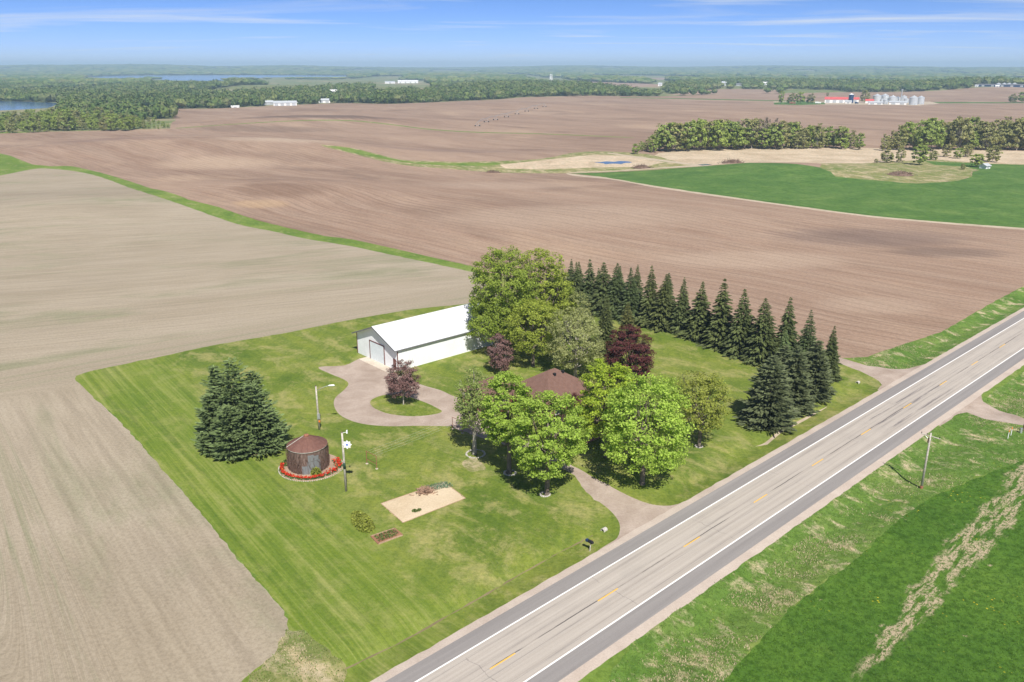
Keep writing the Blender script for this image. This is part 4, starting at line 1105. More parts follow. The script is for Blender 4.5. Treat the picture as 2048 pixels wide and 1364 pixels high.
def hip_roof(a, b, z0, rise, th=0.14):
    """hip over +-a, +-b; ridge along x"""
    rx = max(a - b, 0.05); mb = MB()
    V = [(-a,-b,z0),(a,-b,z0),(a,b,z0),(-a,b,z0),(-rx,0,z0+rise),(rx,0,z0+rise),(-a,-b,z0-th),(a,-b,z0-th),(a,b,z0-th),(-a,b,z0-th)]
    return mb.add(V, [(0,1,5,4),(2,3,4,5),(1,2,5),(3,0,4),(6,7,1,0),(7,8,2,1),(8,9,3,2),(9,6,0,3),(6,9,8,7)])

# --- white pole barn
BW, BL, BH, BR = 14.1, 30.0, 4.35, 2.75
baz = math.radians(48.2); bu = np.array([math.sin(baz), math.cos(baz)]); bv = np.array([-bu[1], bu[0]])
c0 = flat(796.5, 742.5)[:2]
bc = c0 + bu * BL / 2 + bv * BW / 2
barn = thing('pole_barn', 'long white steel barn with white roof at the head of the driveway', 'barn', (bc[0], bc[1], 0), ang(baz))
gable_body(BL, BW, BH, BR).build('wall', M['barn_wall'], barn)
rf = gable_roof(BL, BW, BH + 0.02, BR, 0.45, 0.85).build('roof', M['barn_roof'], barn)
MB().tube([(-BL/2-0.87, 0, BH+BR+0.13), (BL/2+0.87, 0, BH+BR+0.13)], 0.11, 6).build('ridge_cap', M['barn_roof'], rf)
kk = BR / (BW / 2)
for sy in (1, -1):
    MB().box(-BL/2-0.86, BL/2+0.86, sy*(BW/2+0.455)-0.02, sy*(BW/2+0.455)+0.02, BH-0.45*kk-0.06, BH-0.45*kk+0.12).build('eave_fascia', M['trim_grey'], rf)
    for sx in (1, -1):
        x = sx * (BL/2 + 0.87); y1 = sy * (BW/2 + 0.46)
        V = [(x-0.02, 0, BH+BR-0.10), (x-0.02, y1, BH-0.46*kk-0.12), (x-0.02, y1, BH-0.46*kk+0.14), (x-0.02, 0, BH+BR+0.16)]
        V += [(x+0.02, p[1], p[2]) for p in V]
        MB().add(V, [(0,1,2,3),(7,6,5,4),(0,4,5,1),(1,5,6,2),(2,6,7,3),(3,7,4,0)]).build('gable_fascia', M['trim_grey'], rf)
        MB().box(sx*(BL/2)-0.07, sx*(BL/2)+0.07, sy*(BW/2)-0.07, sy*(BW/2)+0.07, 0, BH-0.05).build('corner_trim', M['trim_brown'], barn)
gx = -BL / 2
d0, d1, dh = -2.55, 2.30, 3.75
door = MB().box(gx-0.05, gx-0.01, d0, d1, 0.03, dh).build('overhead_door', M['door_white'], barn)
for k in range(5):
    z0, z1 = 0.05 + k * (dh - 0.1) / 5, 0.05 + (k + 1) * (dh - 0.1) / 5
    MB().box(gx-0.075, gx-0.053, d0+0.03, d1-0.03, z0+0.008, z1-0.008).build('door_panel', M['door_white'], door)
fr = MB().box(gx-0.12, gx-0.02, d0-0.16, d0-0.003, 0, dh+0.16).build('door_jamb', M['trim_brown'], barn)
MB().box(gx-0.12, gx-0.02, d1+0.003, d1+0.16, 0, dh+0.16).build('door_jamb', M['trim_brown'], barn)
MB().box(gx-0.12, gx-0.02, d0, d1, dh+0.005, dh+0.16).build('door_header', M['trim_brown'], barn)
wd = MB().box(gx-0.06, gx-0.012, -6.5, -5.55, 0.03, 2.15).build('walk_door', M['trim_brown'], barn)
MB().box(gx-0.10, gx-0.062, -6.42, -6.34, 1.0, 1.1).build('door_handle', M['grey_metal'], wd)
ap = MB().box(gx-2.0, gx-0.02, -6.9, 3.6, -0.2, 0.07).build('concrete_apron', M['concrete'], None, loc=(bc[0], bc[1], 0), rotz=ang(baz)); ap['kind'] = 'structure'

# --- house: brown hip roofs showing between the trees
hc = flat(1103, 738, 6.4); haz = ROAD_AZ
house = thing('house', 'brick house with brown shingled hip roof among the maples', 'house', (hc[0], hc[1], 0), ang(haz))
MB().box(-5.8, 5.8, -5.0, 5.0, -0.2, 2.72).build('wall', M['brick'], house)
r1 = hip_roof(6.4, 5.6, 2.75, 3.65).build('roof', M['shingle'], house)
for dx_ in (-0.35, 1.6):
    MB().box(dx_-0.22, dx_+0.22, -1.25, -0.85, 5.45, 6.05).build('roof_vent', M['black'], r1)
gcx, gcy = (flat(988, 753, 4.8) - hc)[:2] @ np.array([bu[0], bu[1]]), 0
q = (flat(988, 753, 4.8) - hc)[:2]; hu = RD; hv = np.array([-hu[1], hu[0]])
gx_, gy_ = float(q @ hu), float(q @ hv)
mbg = MB().box(gx_-4.0, gx_+4.0, gy_-3.6, gy_+3.6, -0.2, 2.55); mbg.build('garage_wall', M['brick'], house)
g2 = hip_roof(4.5, 4.1, 2.6, 2.3); g2.V = [v + [gx_, gy_, 0] for v in g2.V]
gr2 = g2.build('garage_roof', M['shingle'], house)
MB().box(gx_-2.6, gx_+2.6, gy_-3.68, gy_-3.61, 0.0, 2.2).build('garage_door', M['trim_brown'], house)
wq = (flat(1180, 884) - hc)[:2]; wx, wy = float(wq @ hu) + 1.8, float(wq @ hv) + 2.6
MB().box(wx-2.6, wx+2.6, wy-2.6, wy+2.6, -0.2, 2.5).build('porch_wall', M['brick'], house)
g3 = hip_roof(3.1, 3.0, 2.55, 1.7); g3.V = [v + [wx, wy, 0] for v in g3.V]
g3.build('porch_roof', M['shingle'], house)
for yy, xx in ((-5.04, -3.4), (-5.04, 3.2)):
    w_ = MB().box(xx-0.75, xx+0.75, yy-0.02, yy+0.03, 0.9, 2.2).build('window', M['white'], house)
    MB().box(xx-0.65, xx+0.65, yy-0.05, yy-0.022, 1.0, 2.1).build('pane', M['dark_glass'], w_)

# --- round corn crib with cone roof, vines and flower ring
kb = flat(617, 934); 
kb = np.array([kb[0], kb[1] + 0.3, 0.0])
CR, CHT = 2.72, 3.45
crib = thing('corn_crib', 'round rusty corn crib with conical brown roof overgrown with bare vines', 'shed', tuple(kb))
MB().lathe([(CR, -0.1), (CR, CHT)], 36).build('wall', M['crib_wall'], crib, True)
MB().lathe([(CR+0.02, CHT-0.14), (CR+0.10, CHT-0.12), (CR+0.11, CHT-0.02), (CR+0.02, CHT)], 36).build('eave_ring', M['stone'], crib, True)
rf = MB().lathe([(CR+0.12, CHT), (0.34, CHT+1.28), (0.34, CHT+1.42), (0.02, CHT+1.52)], 36).build('roof', M['crib_roof'], crib)
for k in range(18):
    a = k * 2 * math.pi / 18 + 0.1
    MB().tube([((CR+0.1)*math.cos(a), (CR+0.1)*math.sin(a), CHT+0.02), (0.34*math.cos(a), 0.34*math.sin(a), CHT+1.30)], 0.025, 4).build('roof_rib', M['crib_roof'], rf)
MB().lathe([(0.36, CHT+1.28), (0.38, CHT+1.46), (0.05, CHT+1.58)], 14).build('roof_cap', M['rust'], rf)
# ladder rail down the left of the roof
a = math.radians(205)
MB().tube([((CR+0.15)*math.cos(a), (CR+0.15)*math.sin(a), CHT+0.08), (0.4*math.cos(a), 0.4*math.sin(a), CHT+1.38)], 0.05, 5).build('roof_rail', M['stone'], rf)
ad = math.radians(-68)                                          # the doors face the camera, a little right
def arc_panel(a0, a1, z0, z1, r=CR + 0.06, th=0.05, k=4):
    mb = MB(); V = []
    for i in range(k + 1):
        a = a0 + (a1 - a0) * i / k
        for rr in (r, r + th):
            for z in (z0, z1): V.append((rr * math.cos(a), rr * math.sin(a), z))
    F = []
    for i in range(k):
        o = 4 * i
        F += [(o+2, o+6, o+7, o+3), (o, o+1, o+5, o+4), (o+1, o+3, o+7, o+5), (o, o+4, o+6, o+2)]
    F += [(0, 2, 3, 1), (4*k, 4*k+1, 4*k+3, 4*k+2)]
    return mb.add(V, F)
for (u0, u1, z0, z1) in [(-0.46, -0.205, 0.05, 1.35), (-0.195, 0.155, 0.05, 1.95), (0.165, 0.47, 0.05, 2.05), (-0.14, 0.155, 1.99, 2.95), (0.165, 0.40, 2.09, 2.75)]:
    arc_panel(ad + u0, ad + u1, z0, z1).build('door_panel', M['grey_boards'], crib)
vm = MB(); r = np.random.default_rng(5)
for i in range(330):
    a = r.uniform(0, 6.283); dda = (a - ad + math.pi) % (2 * math.pi) - math.pi
    if abs(dda) < 0.42 and r.uniform() < 0.85: continue
    z = 0.0; P = []; R_ = CR + r.uniform(0.03, 0.2); top = CHT * r.uniform(0.45, 1.06)
    while z < top:
        P.append((R_ * math.cos(a), R_ * math.sin(a), z)); z += r.uniform(0.25, 0.6); a += r.normal(0, 0.05); R_ = min(max(R_ + r.normal(0, 0.04), CR + 0.02), CR + 0.3)
    if len(P) > 1: vm.tube(P, r.uniform(0.012, 0.03), 3, False)
vm.build('vines', M['vine'], crib)['kind'] = 'stuff'
# flower bed round the crib
bed = thing('flower_bed', 'ring flower bed of red tulips around the corn crib', 'flower bed', tuple(kb))
RB0 = 4.55
def bed_r(a): return RB0 * (1.0 + 0.10 * math.cos(a)) * (0.92 if math.sin(a) > 0 else 1.0)
V = []; F = []
K = 56
for i in range(K):
    a = i * 2 * math.pi / K
    V += [((CR + 0.01) * math.cos(a), (CR + 0.01) * math.sin(a), 0.10), (bed_r(a) * 0.97 * math.cos(a), bed_r(a) * 0.97 * math.sin(a), 0.07), (bed_r(a) * math.cos(a), bed_r(a) * math.sin(a), -0.1)]
for i in range(K):
    j = (i + 1) % K
    F += [(3*i, 3*i+1, 3*j+1, 3*j), (3*i+1, 3*i+2, 3*j+2, 3*j+1)]
MB().add(V, F).build('mulch', M['mulch'], bed)
r = np.random.default_rng(6)
C = []; CL = []
for i in range(430):
    a = r.uniform(math.radians(178), math.radians(385))
    if 0.0 < (a - math.radians(205)) < 0.10 or r.uniform() < 0.05: continue
    rr = bed_r(a) * r.uniform(0.86, 0.965)
    if math.degrees(a) > 320 and r.uniform() < 0.25: rr = bed_r(a) * r.uniform(0.74, 0.86)
    p = np.array([rr * math.cos(a), rr * math.sin(a), 0.0]); C.append(p + [0, 0, r.uniform(0.40, 0.52)]); CL += [p + [r.normal(0, .07), r.normal(0, .07), r.uniform(0.12, 0.3)] for _ in range(3)]
V, F = quads(np.repeat(np.array(C), 4, 0) + r.normal(0, 0.04, (len(C) * 4, 3)), 0.15, r, 0.6)
o = link('tulip_heads', mesh_np('tulip_heads', V, F), M['tulip'], bed); o['kind'] = 'stuff'
V, F = quads(np.array(CL), 0.26, r, 0.1, aspect=0.45)
o = link('tulip_leaves', mesh_np('tulip_leaves', V, F), M['tulip_leaf'], bed); o['kind'] = 'stuff'
for i in range(60):
    a = math.radians(170 + i * 3.6)
    s_ = 0.085 * r.uniform(0.7, 1.2)
    MB().lathe([(0.01, -0.05), (s_, 0.0), (s_ * 0.8, s_ * 0.7), (0.01, s_ * 0.9)], 6).build('edging_stone', M['stone'], bed, loc=(1.02 * bed_r(a) * math.cos(a), 1.02 * bed_r(a) * math.sin(a), 0.02))
def shrub(name, label, base, rx, ry, h, mat, count, leaf, seed, rotz=0.0, cat='shrub'):
    r = np.random.default_rng(seed); t = thing(name, label, cat, tuple(base), rotz)
    d = r.normal(size=(count, 3)); d /= np.linalg.norm(d, axis=1)[:, None]; d[:, 2] = np.abs(d[:, 2])
    d *= (r.uniform(0.3, 1, count) ** 0.4)[:, None] * crown_shape(d / np.linalg.norm(d, axis=1)[:, None], r, seed, 0.3)[:, None]
    V, F = quads(d * [rx, ry, h], leaf, r, 0.4)
    link('foliage', mesh_np('foliage', V, F), M[mat], t)
    mb = MB()
    for i in range(9):
        a = r.uniform(0, 6.28); e = np.array([rx * 0.7 * math.cos(a), ry * 0.7 * math.sin(a), h * 0.7])
        mb.tube([(e[0] * .15, e[1] * .15, -0.05), e * [0.5, 0.5, 0.55], e], [0.04, 0.03, 0.01], 4, False)
    mb.build('stems', M['twig'], t)['kind'] = 'stuff'
    return t
shrub('shrub', 'brown-green shrub in front of the corn crib doors', kb + np.array([1.7, -2.75, 0.08]), 0.75, 0.55, 1.15, 'olive', 420, 0.2, 81)
shrub('shrub', 'low green shrub at the left side of the corn crib', kb + np.array([-3.3, 0.4, 0.08]), 0.7, 0.6, 0.6, 'bush', 260, 0.2, 82)

# --- poles
lp = flat(638.7, 859); lh = 7.3
lamp = thing('lamp_pole', 'weathered wooden pole with a curved lamp arm behind the corn crib', 'lamp pole', tuple(lp))
MB().tube([(0, 0, -0.3), (0, 0, lh * 0.6), (0, 0, lh)], [0.17, 0.145, 0.12], 10).build('pole', M['wood_pole'], lamp, True)
arm = MB().tube([(0.1, 0, 6.55), (0.75, 0.05, 6.95), (1.5, 0.1, 7.25), (2.0, 0.12, 7.33)], 0.035, 6).build('arm', M['grey_metal'], lamp, True)
MB().tube([(1.85, 0.11, 7.33), (2.1, 0.13, 7.37), (2.7, 0.16, 7.40), (2.9, 0.17, 7.38)], [0.06, 0.13, 0.14, 0.05], 8).build('lamp_head', M['white'], arm, True)
MB().box(-0.1, 0.32, -0.34, -0.12, 1.9, 2.75).build('meter_box', M['grey_metal'], lamp)
MB().box(0.05, 0.28, -0.26, -0.15, 1.35, 1.65).build('sign', M['orange'], lamp)
MB().tube([(-0.05, 0.0, lh), (-0.05, 0.0, lh+0.18)], [0.13, 0.05], 8).build('cap', M['dark_wood'], lamp)
pp = flat(692.3, 982)
pole = thing('yard_pole', 'pale wooden pole with a white flower-shaped disc beside the tulips', 'pole', tuple(pp))
phh = 8.6
MB().tube([(0, 0, -0.3), (0, 0, phh * 0.6), (0, 0, phh)], [0.17, 0.145, 0.12], 10).build('shaft', M['wood_pole'], pole, True)
MB().lathe([(0.175, 3.35), (0.18, 3.35), (0.175, 4.25), (0.15, 4.25)], 12).build('green_wrap', M['green_tape'], pole, True)
V = [(0, 0, 0)]; F = []
for i in range(32):
    a = i * 2 * math.pi / 32; rr = 0.52 + 0.10 * math.cos(8 * a); V.append((rr * math.cos(a), 0, rr * math.sin(a)))
V2_ = [(x, 0.06, z) for x, y, z in V]
F = [(0, 1 + (i + 1) % 32, 1 + i) for i in range(32)] + [(33, 34 + i, 34 + (i + 1) % 32) for i in range(32)] + [(1 + i, 1 + (i + 1) % 32, 34 + (i + 1) % 32, 34 + i) for i in range(32)]
dsc = MB().add(V + V2_, F).build('disc', M['white'], pole, loc=(0.60, -0.22, 6.95))
MB().tube([(0, -0.035, 0), (0, -0.005, 0)], 0.15, 12).build('disc_centre', M['blue'], dsc)
MB().tube([(0.08, -0.05, 6.95), (0.6, -0.16, 6.95)], 0.03, 5).build('bracket', M['grey_metal'], pole)
ra = MB().tube([(0, 0, phh - 0.1), (0.35, 0, phh + 0.02), (0.68, 0, phh + 0.05)], 0.03, 5).build('top_arm', M['white'], pole)
MB().box(0.58, 0.74, -0.12, 0.12, phh - 0.10, phh + 0.32).build('camera_box', M['white'], ra)
MB().tube([(0, 0, phh), (0, 0, phh + 0.10)], [0.13, 0.1], 8).build('cap', M['dark_wood'], pole)

# --- clothes line: two rusty frames with wires between
def clothes_frame(base, az, label):
    t = thing('clothesline_post', label, 'clothesline post', tuple(base), ang(az))
    for y in (-1.15, 1.15):
        MB().tube([(0, y, -0.2), (0, y, 2.0)], 0.045, 6).build('post', M['rust'], t)
        MB().lathe([(0.22, -0.1), (0.2, 0.05), (0.02, 0.06)], 10).build('footing', M['concrete'], t, loc=(0, y, 0))
    MB().tube([(0, -1.25, 2.0), (0, 1.25, 2.0)], 0.04, 6).build('top_bar', M['rust'], t)
    MB().tube([(0, -1.13, 0.75), (0, 1.13, 0.75)], 0.03, 6).build('cross_bar', M['rust'], t)
    return t
cA = flat(744, 933); cB = flat(915, 862)
cA = (flat(735.5, 926.5) + flat(752, 938.5)) / 2
caz = math.atan2(cB[0] - cA[0], cB[1] - cA[1])
clothes_frame(cA, caz, 'rusty clothesline frame on the lawn right of the yard pole')
clothes_frame(cB, caz, 'rusty clothesline frame at the left edge of the front trees')
cd = np.array([math.sin(caz), math.cos(caz), 0]); cn = np.array([-cd[1], cd[0], 0])
for i, k in enumerate((-1.0, -0.35, 0.35, 1.0)):
    a = cA + cn * k + [0, 0, 2.0]; e = cB + cn * k + [0, 0, 2.0]; m = (a + e) / 2 - [0, 0, 0.10]
    tag(MB().tube([a, m, e], 0.009, 4).build('clothesline_wire', M['grey_metal']), 'thin white clothesline wire, %s of four from the road side' % ORD[i], 'wire', 'clothesline wires')

# --- vegetable plot, hedge, brick-edged bed
def rect_from_px(p): return [flat(*q) for q in p]
gp = rect_from_px([(762, 1007), (888, 964), (931, 996.5), (806, 1045.5)])
plot = thing('garden_plot', 'rectangular bare sandy vegetable plot in the lawn', 'garden plot', tuple(gp[0]))
loc = [p - gp[0] for p in gp]
mb = MB(); N_ = 14; V = []; F = []
for i in range(N_ + 1):
    for j in range(N_ + 1):
        s_, t_ = i / N_, j / N_
        p = (loc[0] * (1 - s_) + loc[1] * s_) * (1 - t_) + (loc[3] * (1 - s_) + loc[2] * s_) * t_
        p = p * 1.0; p[2] = 0.045 + rng.normal(0, 0.012)
        if i in (0, N_) or j in (0, N_): p[:2] += rng.normal(0, 0.05, 2); p[2] = 0.012
        V.append(p)
for i in range(N_):
    for j in range(N_): F.append((i*(N_+1)+j, i*(N_+1)+j+1, (i+1)*(N_+1)+j+1, (i+1)*(N_+1)+j))
mb.add(V, [f[::-1] for f in F]).build('soil', M['sand'], plot, True)
def bar(a, b, w=0.09, h=0.09):
    d = (b - a); d = d / np.linalg.norm(d); nn = np.array([-d[1], d[0], 0]) * w / 2
    mb = MB(); V = [a - nn, a + nn, b + nn, b - nn]
    V = [v + [0, 0, -0.05] for v in V] + [v + [0, 0, h] for v in V]
    return mb.add(V, [(0,1,2,3)[::-1], (4,5,6,7), (0,1,5,4)[::-1], (1,2,6,5)[::-1], (2,3,7,6)[::-1], (3,0,4,7)[::-1]])
for i in range(4): bar(loc[i] * 1.0, loc[(i + 1) % 4] * 1.0, 0.08, 0.05).build('edging_board', M['timber_edge'], plot)
on0, on1 = flat(855, 974), flat(893, 966); onv = flat(867, 982) - on0
oc = []
r = np.random.default_rng(8)
for i in range(7):
    for k in range(26):
        p = on0 + (on1 - on0) * (k / 25) + onv * (i / 6) + np.array([r.normal(0, .05), r.normal(0, .05), 0])
        for _ in range(3): oc.append(p + [r.normal(0, .04), r.normal(0, .04), r.uniform(0.1, 0.3)])
V, F = quads(np.array(oc), 0.22, r, 0.0, aspect=0.35)
ob = thing('onion_rows', 'dense rows of blue-green onion plants in the plot corner', 'vegetables', tuple(on0 + [0, 0, 0.05]))
o = link('plants', mesh_np('plants', V - (on0 + [0, 0, 0.0]), F), M['onion'], ob); o['kind'] = 'stuff'
bp = brush_pile('compost_heap', 'small brown heap of cut brush in the sandy plot', 849, 985, 31, 975, 9, 'brush')
for i, (x, y) in enumerate([(829, 1023.5), (838, 1022)]):
    shrub('garden_weed', ['larger green weed clump near the front edge of the sandy plot', 'smaller green weed clump near the front edge of the sandy plot'][i], flat(x, y) + [0, 0, 0.05], 0.38 - 0.1 * i, 0.26, 0.3, 'bush', 90, 0.15, 90 + i, cat='plant')
hb = (flat(716, 1030) + flat(735, 1060)) / 2; hd_ = flat(738, 1062) - flat(708, 1025)
shrub('flowering_hedge', 'oval leafy shrub hedge left of the sandy plot', hb, np.linalg.norm(hd_) / 2 * 1.0, 1.05, 1.0, 'olive', 1500, 0.22, 83, math.atan2(hd_[1], hd_[0]))
rb = rect_from_px([(742, 1073), (789, 1057.5), (805, 1071), (757, 1088.5)])
rbed = thing('raised_bed', 'small brick-edged bed of reddish soil with low plants', 'garden bed', tuple(rb[0]))
rl = [p - rb[0] for p in rb]
MB().add([p + [0, 0, 0.07] for p in rl], [(3, 2, 1, 0)]).build('soil', M['redsoil'], rbed)
for i in range(4): bar(rl[i], rl[(i + 1) % 4], 0.16, 0.11).build('brick_edging', M['redsoil'] if i % 2 else M['timber_edge'], rbed)
rc = []
for i in range(420):
    s_, t_ = r.uniform(0.08, 0.92), r.choice([0.25, 0.5, 0.75]) + r.normal(0, 0.06)
    p = (rl[0] * (1 - s_) + rl[1] * s_) * (1 - t_) + (rl[3] * (1 - s_) + rl[2] * s_) * t_
    rc.append(p + [0, 0, r.uniform(0.1, 0.32)])
V, F = quads(np.array(rc), 0.15, r, 0.2)
o = link('plants', mesh_np('plants', V, F), M['bush'], rbed); o['kind'] = 'stuff'

# --- mailbox, culverts, stones round trunks
mbp = ground(1179.5, 1102)
mail = thing('mailbox', 'dark roadside mailbox on a leaning post by the driveway entrance', 'mailbox', tuple(mbp), ang(ROAD_AZ) )
MB().tube([(0, 0, -0.2), (0.12, 0.0, 1.05)], 0.06, 6).build('post', M['wood_pole'], mail)
prof = [(-0.16, 0.0), (0.16, 0.0), (0.16, 0.20), (0.10, 0.31), (0, 0.35), (-0.10, 0.31), (-0.16, 0.20)]
V = [(x, -0.34, z) for x, z in prof] + [(x, 0.34, z) for x, z in prof]; k = len(prof)
F = [tuple(range(k)), tuple(range(2*k-1, k-1, -1))] + [(i, k+i, k+(i+1) % k, (i+1) % k) for i in range(k)]
bxm = MB().add(V, F).build('box', M['black'], mail, loc=(0.12, 0, 1.05))
MB().box(0.165, 0.185, -0.1, 0.02, 0.14, 0.36).build('flag', M['rust'], bxm)
nb_ = MB().box(-0.16, 0.16, 0.42, 0.72, 0.02, 0.30).build('newspaper_box', M['navy'], mail, loc=(0.12, 0, 1.0))
def culvert(px, py, label, az):
    b = ground(px, py); t = thing('culvert_end', label, 'culvert', tuple(b - np.array([0, 0, 0.12])), ang(az)); t.scale = (0.62, 0.72, 0.72)
    mb = MB(); k = 14; V = []; F = []
    for x in (-1.0, 0.05):
        for rr in (0.42, 0.34):
            for i in range(k):
                a = i * 2 * math.pi / k; V.append((x, rr * math.cos(a), 0.28 + rr * math.sin(a)))
    for i in range(k):
        j = (i + 1) % k
        F += [(i, j, 2*k+j, 2*k+i), (k+j, k+i, 3*k+i, 3*k+j), (2*k+i, 2*k+j, 3*k+j, 3*k+i)]
    mb.add(V, F).build('pipe', M['stone'], t, True)
    MB().box(-0.95, 0.0, -0.75, 0.75, -0.3, 0.05).build('apron', M['stone'], t)
    return t
culvert(1205, 1063, 'pale concrete culvert end beside the main driveway mouth', ROAD_AZ + math.pi)
culvert(1714, 767, 'concrete culvert end in the grass below the field entrance', ROAD_AZ + math.pi)
def trunk_ring(px, py, rad, label, n_=16):
    b = ground(px, py); t = thing('tree_ring', label, 'edging', tuple(b)); r = np.random.default_rng(int(px))
    for i in range(n_):
        a = i * 2 * math.pi / n_; s_ = 0.15 * r.uniform(0.8, 1.3)
        MB().lathe([(0.01, -0.05), (s_, 0.0), (s_ * 0.8, s_ * 0.6), (0.01, s_ * 0.8)], 6).build('stone', M['stone'], t, loc=(rad * math.cos(a), rad * math.sin(a), 0.02))
trunk_ring(1090, 989, 0.62, 'ring of pale stones around the foremost maple trunk')
trunk_ring(951, 908, 1.35, 'wide ring of stones around the thin grey-green tree', 26)
trunk_ring(1020, 946, 0.8, 'ring of stones around the trunk of the second front maple', 18)
trunk_ring(1398, 893, 0.5, 'ring of pale stones around the lone lawn tree', 12)

# --- utility pole across the road, markers and posts
up = ground(1842.7, 975.6)
util = thing('utility_pole', 'grey utility pole with a single crossarm across the road', 'utility pole', tuple(up))
uh = height_to(up, 866)
MB().tube([(0, 0, -0.3), (0, 0, uh * 0.6), (0, 0, uh)], [0.16, 0.135, 0.105], 10).build('shaft', M['wood_pole'], util, True)
MB().lathe([(0.23, -0.1), (0.21, 0.28), (0.17, 0.34)], 10).build('base_collar', M['rust'], util)
ca = ROAD_AZ + math.pi / 2; cu = np.array([math.sin(ca), math.cos(ca)])
pa, pe = cu * -1.25, cu * 1.25
arm = MB().tube([(pa[0], pa[1], uh - 0.45), (pe[0], pe[1], uh - 0.45)], 0.07, 4).build('crossarm', M['wood_pole'], util)
for k in (-1.15, -0.45, 1.15):
    q = cu * k; MB().tube([(q[0], q[1], uh - 0.4), (q[0], q[1], uh - 0.2)], [0.04, 0.055], 6).build('insulator', M['black'], arm)
for k in (-0.7, 0.7):
    q = cu * k; MB().tube([(0, 0, uh - 1.15), (q[0], q[1], uh - 0.5)], 0.022, 4).build('brace', M['grey_metal'], util)
MB().tube([(-0.18, 0, uh - 1.4), (-0.18, 0, uh - 0.75)], 0.10, 8).build('transformer_can', M['dark_wood'], util)
for i, (px, py) in enumerate([(2015.5, 877), (2021.5, 871)]):
    b = ground(px, py); t = thing('marker_post', ['white marker post with orange cap, the nearer of two', 'white marker post with orange cap, the farther of two'][i], 'marker post', tuple(b))
    MB().tube([(0, 0, -0.2), (0, 0, 1.05)], 0.055, 8).build('post', M['white'], t); MB().tube([(0, 0, 1.05), (0, 0, 1.38), (0, 0, 1.42)], [0.062, 0.062, 0.03], 8).build('cap', M['orange'], t)
b = ground(2041, 866); t = thing('pedestal_box', 'small pale green utility pedestal next to a dark post', 'utility box', tuple(b))
MB().box(-0.14, 0.14, -0.14, 0.14, -0.1, 0.75).build('cabinet', M['grey_metal'], t); MB().box(-0.16, 0.16, -0.16, 0.16, 0.752, 0.82).build('lid', M['grey_metal'], t)
b = ground(2045.5, 862); t = thing('wood_post', 'short dark wooden post at the right edge by the drive', 'post', tuple(b))
MB().tube([(0, 0, -0.2), (0.02, 0, 1.2)], [0.1, 0.085], 8).build('post_shaft', M['dark_wood'], t); MB().tube([(0.02, 0, 1.2), (0.02, 0, 1.25)], [0.09, 0.05], 8).build('post_top', M['dark_wood'], t)

# --- farms and sheds far off
def far_building(name, label, cat, x0, x1, by, ty, az=None, wallmat='white', roofmat='grey_roof', depth=None, doors=1, windows=0, group=None, rise_f=0.38):
    xm = (x0 + x1) / 2; b = ground(xm, by); s = px_per_m(b); w = (x1 - x0) / s; H = max(height_to(b, ty), 2.6)
    if az is None: az = math.atan2(b[0], b[1]) + math.pi / 2
    rise = H * rise_f; W = depth if depth else max(min(w * 0.5, 16), 5); L = w
    c = b + np.array([math.sin(math.atan2(b[0], b[1])), math.cos(math.atan2(b[0], b[1])), 0]) * W / 2
    t = thing(name, label, cat, (float(c[0]), float(c[1]), float(b[2])), ang(az), group)
    gable_body(L, W, H - rise, rise, -1.5).build('wall', M[wallmat], t)
    gable_roof(L, W, H - rise + 0.05, rise, 0.5, 0.5, 0.2).build('roof', M[roofmat], t)
    for k in range(doors):
        x = L * ((k + 0.5) / doors - 0.5) if doors else 0; dw = min(L * 0.18, 2.6)
        for sy in (-1, 1): MB().box(x - dw, x + dw, sy * (W/2 + 0.08) - 0.05, sy * (W/2 + 0.08) + 0.05, 0.0, (H - rise) * 0.8).build('door', M['grey_roof'], t)
    return t
def grain_bin(label, x, by, w, ty, mat='bin_steel', name='grain_bin', group='grain bins of the far farm', dome=0.26):
    b = ground(x, by); s = px_per_m(b); R_ = w / s / 2; H = height_to(b, ty); ch = min(R_ * 0.55, H * dome + 0.5)
    t = thing(name, label, 'grain bin', tuple(b), 0, group)
    prof = [(R_, -1.0)]; z = 0.0
    while z < H - ch: prof += [(R_ + 0.10, z + 0.4), (R_, z + 0.8)]; z += 0.8
    MB().lathe(prof, 28).build('wall', M[mat], t, True)
    z1 = prof[-1][1]
    MB().lathe([(R_ + 0.25, z1), (R_ * 0.14, H - 0.25), (R_ * 0.12, H), (0.02, H + 0.15)], 28).build('roof', M[mat] if mat != 'navy' else M['white'], t)
    MB().box(-0.5, 0.5, -R_ - 0.22, -R_ - 0.02, 0.2, 2.2).build('hatch', M['grey_metal'], t)
    return t
for i, (x, by, w, ty, lab) in enumerate([(1753,205,15.5,188,'large grey grain bin at the left of the far bins'),(1768.5,204.5,14.5,187.5,'large grain bin second from left in the far farm'),
        (1784.5,205,15,190.5,'wide grain bin third from left in the far farm'),(1794,204.5,11.5,192.5,'grain bin half hidden behind the third bin'),(1806.5,204.5,12,190.5,'dark shaded grain bin in the middle of the far farm'),
        (1826,209.5,16,191,'biggest bright grain bin near the right end'),(1840.5,208.6,13,191.5,'bright grain bin at the right end of the row'),(1763,207.4,6.5,197,'small pale hopper bin in front of the large bins'),
        (1770.5,208.2,9.5,197.5,'short round bin in front of the second bin'),(1812,206,9,196,'low bin right of the shaded bin')]):
    grain_bin(lab, x, by, w, ty)
grain_bin('tall dark blue silo with white dome at the red-roofed barns', 1701, 206, 9.4, 186.6, 'navy', 'tower_silo', 'silos', 0.1)
far_building('livestock_barn', 'long white barn with red roof, left of the blue silo', 'barn', 1650, 1687, 205.8, 194.5, None, 'white', 'red_roof', 14, 3)
far_building('livestock_barn', 'white barn with red roof behind the blue silo', 'barn', 1686, 1716, 205, 195, None, 'white', 'red_roof', 13, 2)
far_building('farm_shed', 'small white shed with red roof between silo and bins', 'shed', 1731, 1746, 206.5, 198.5, None, 'white', 'red_roof', 8)
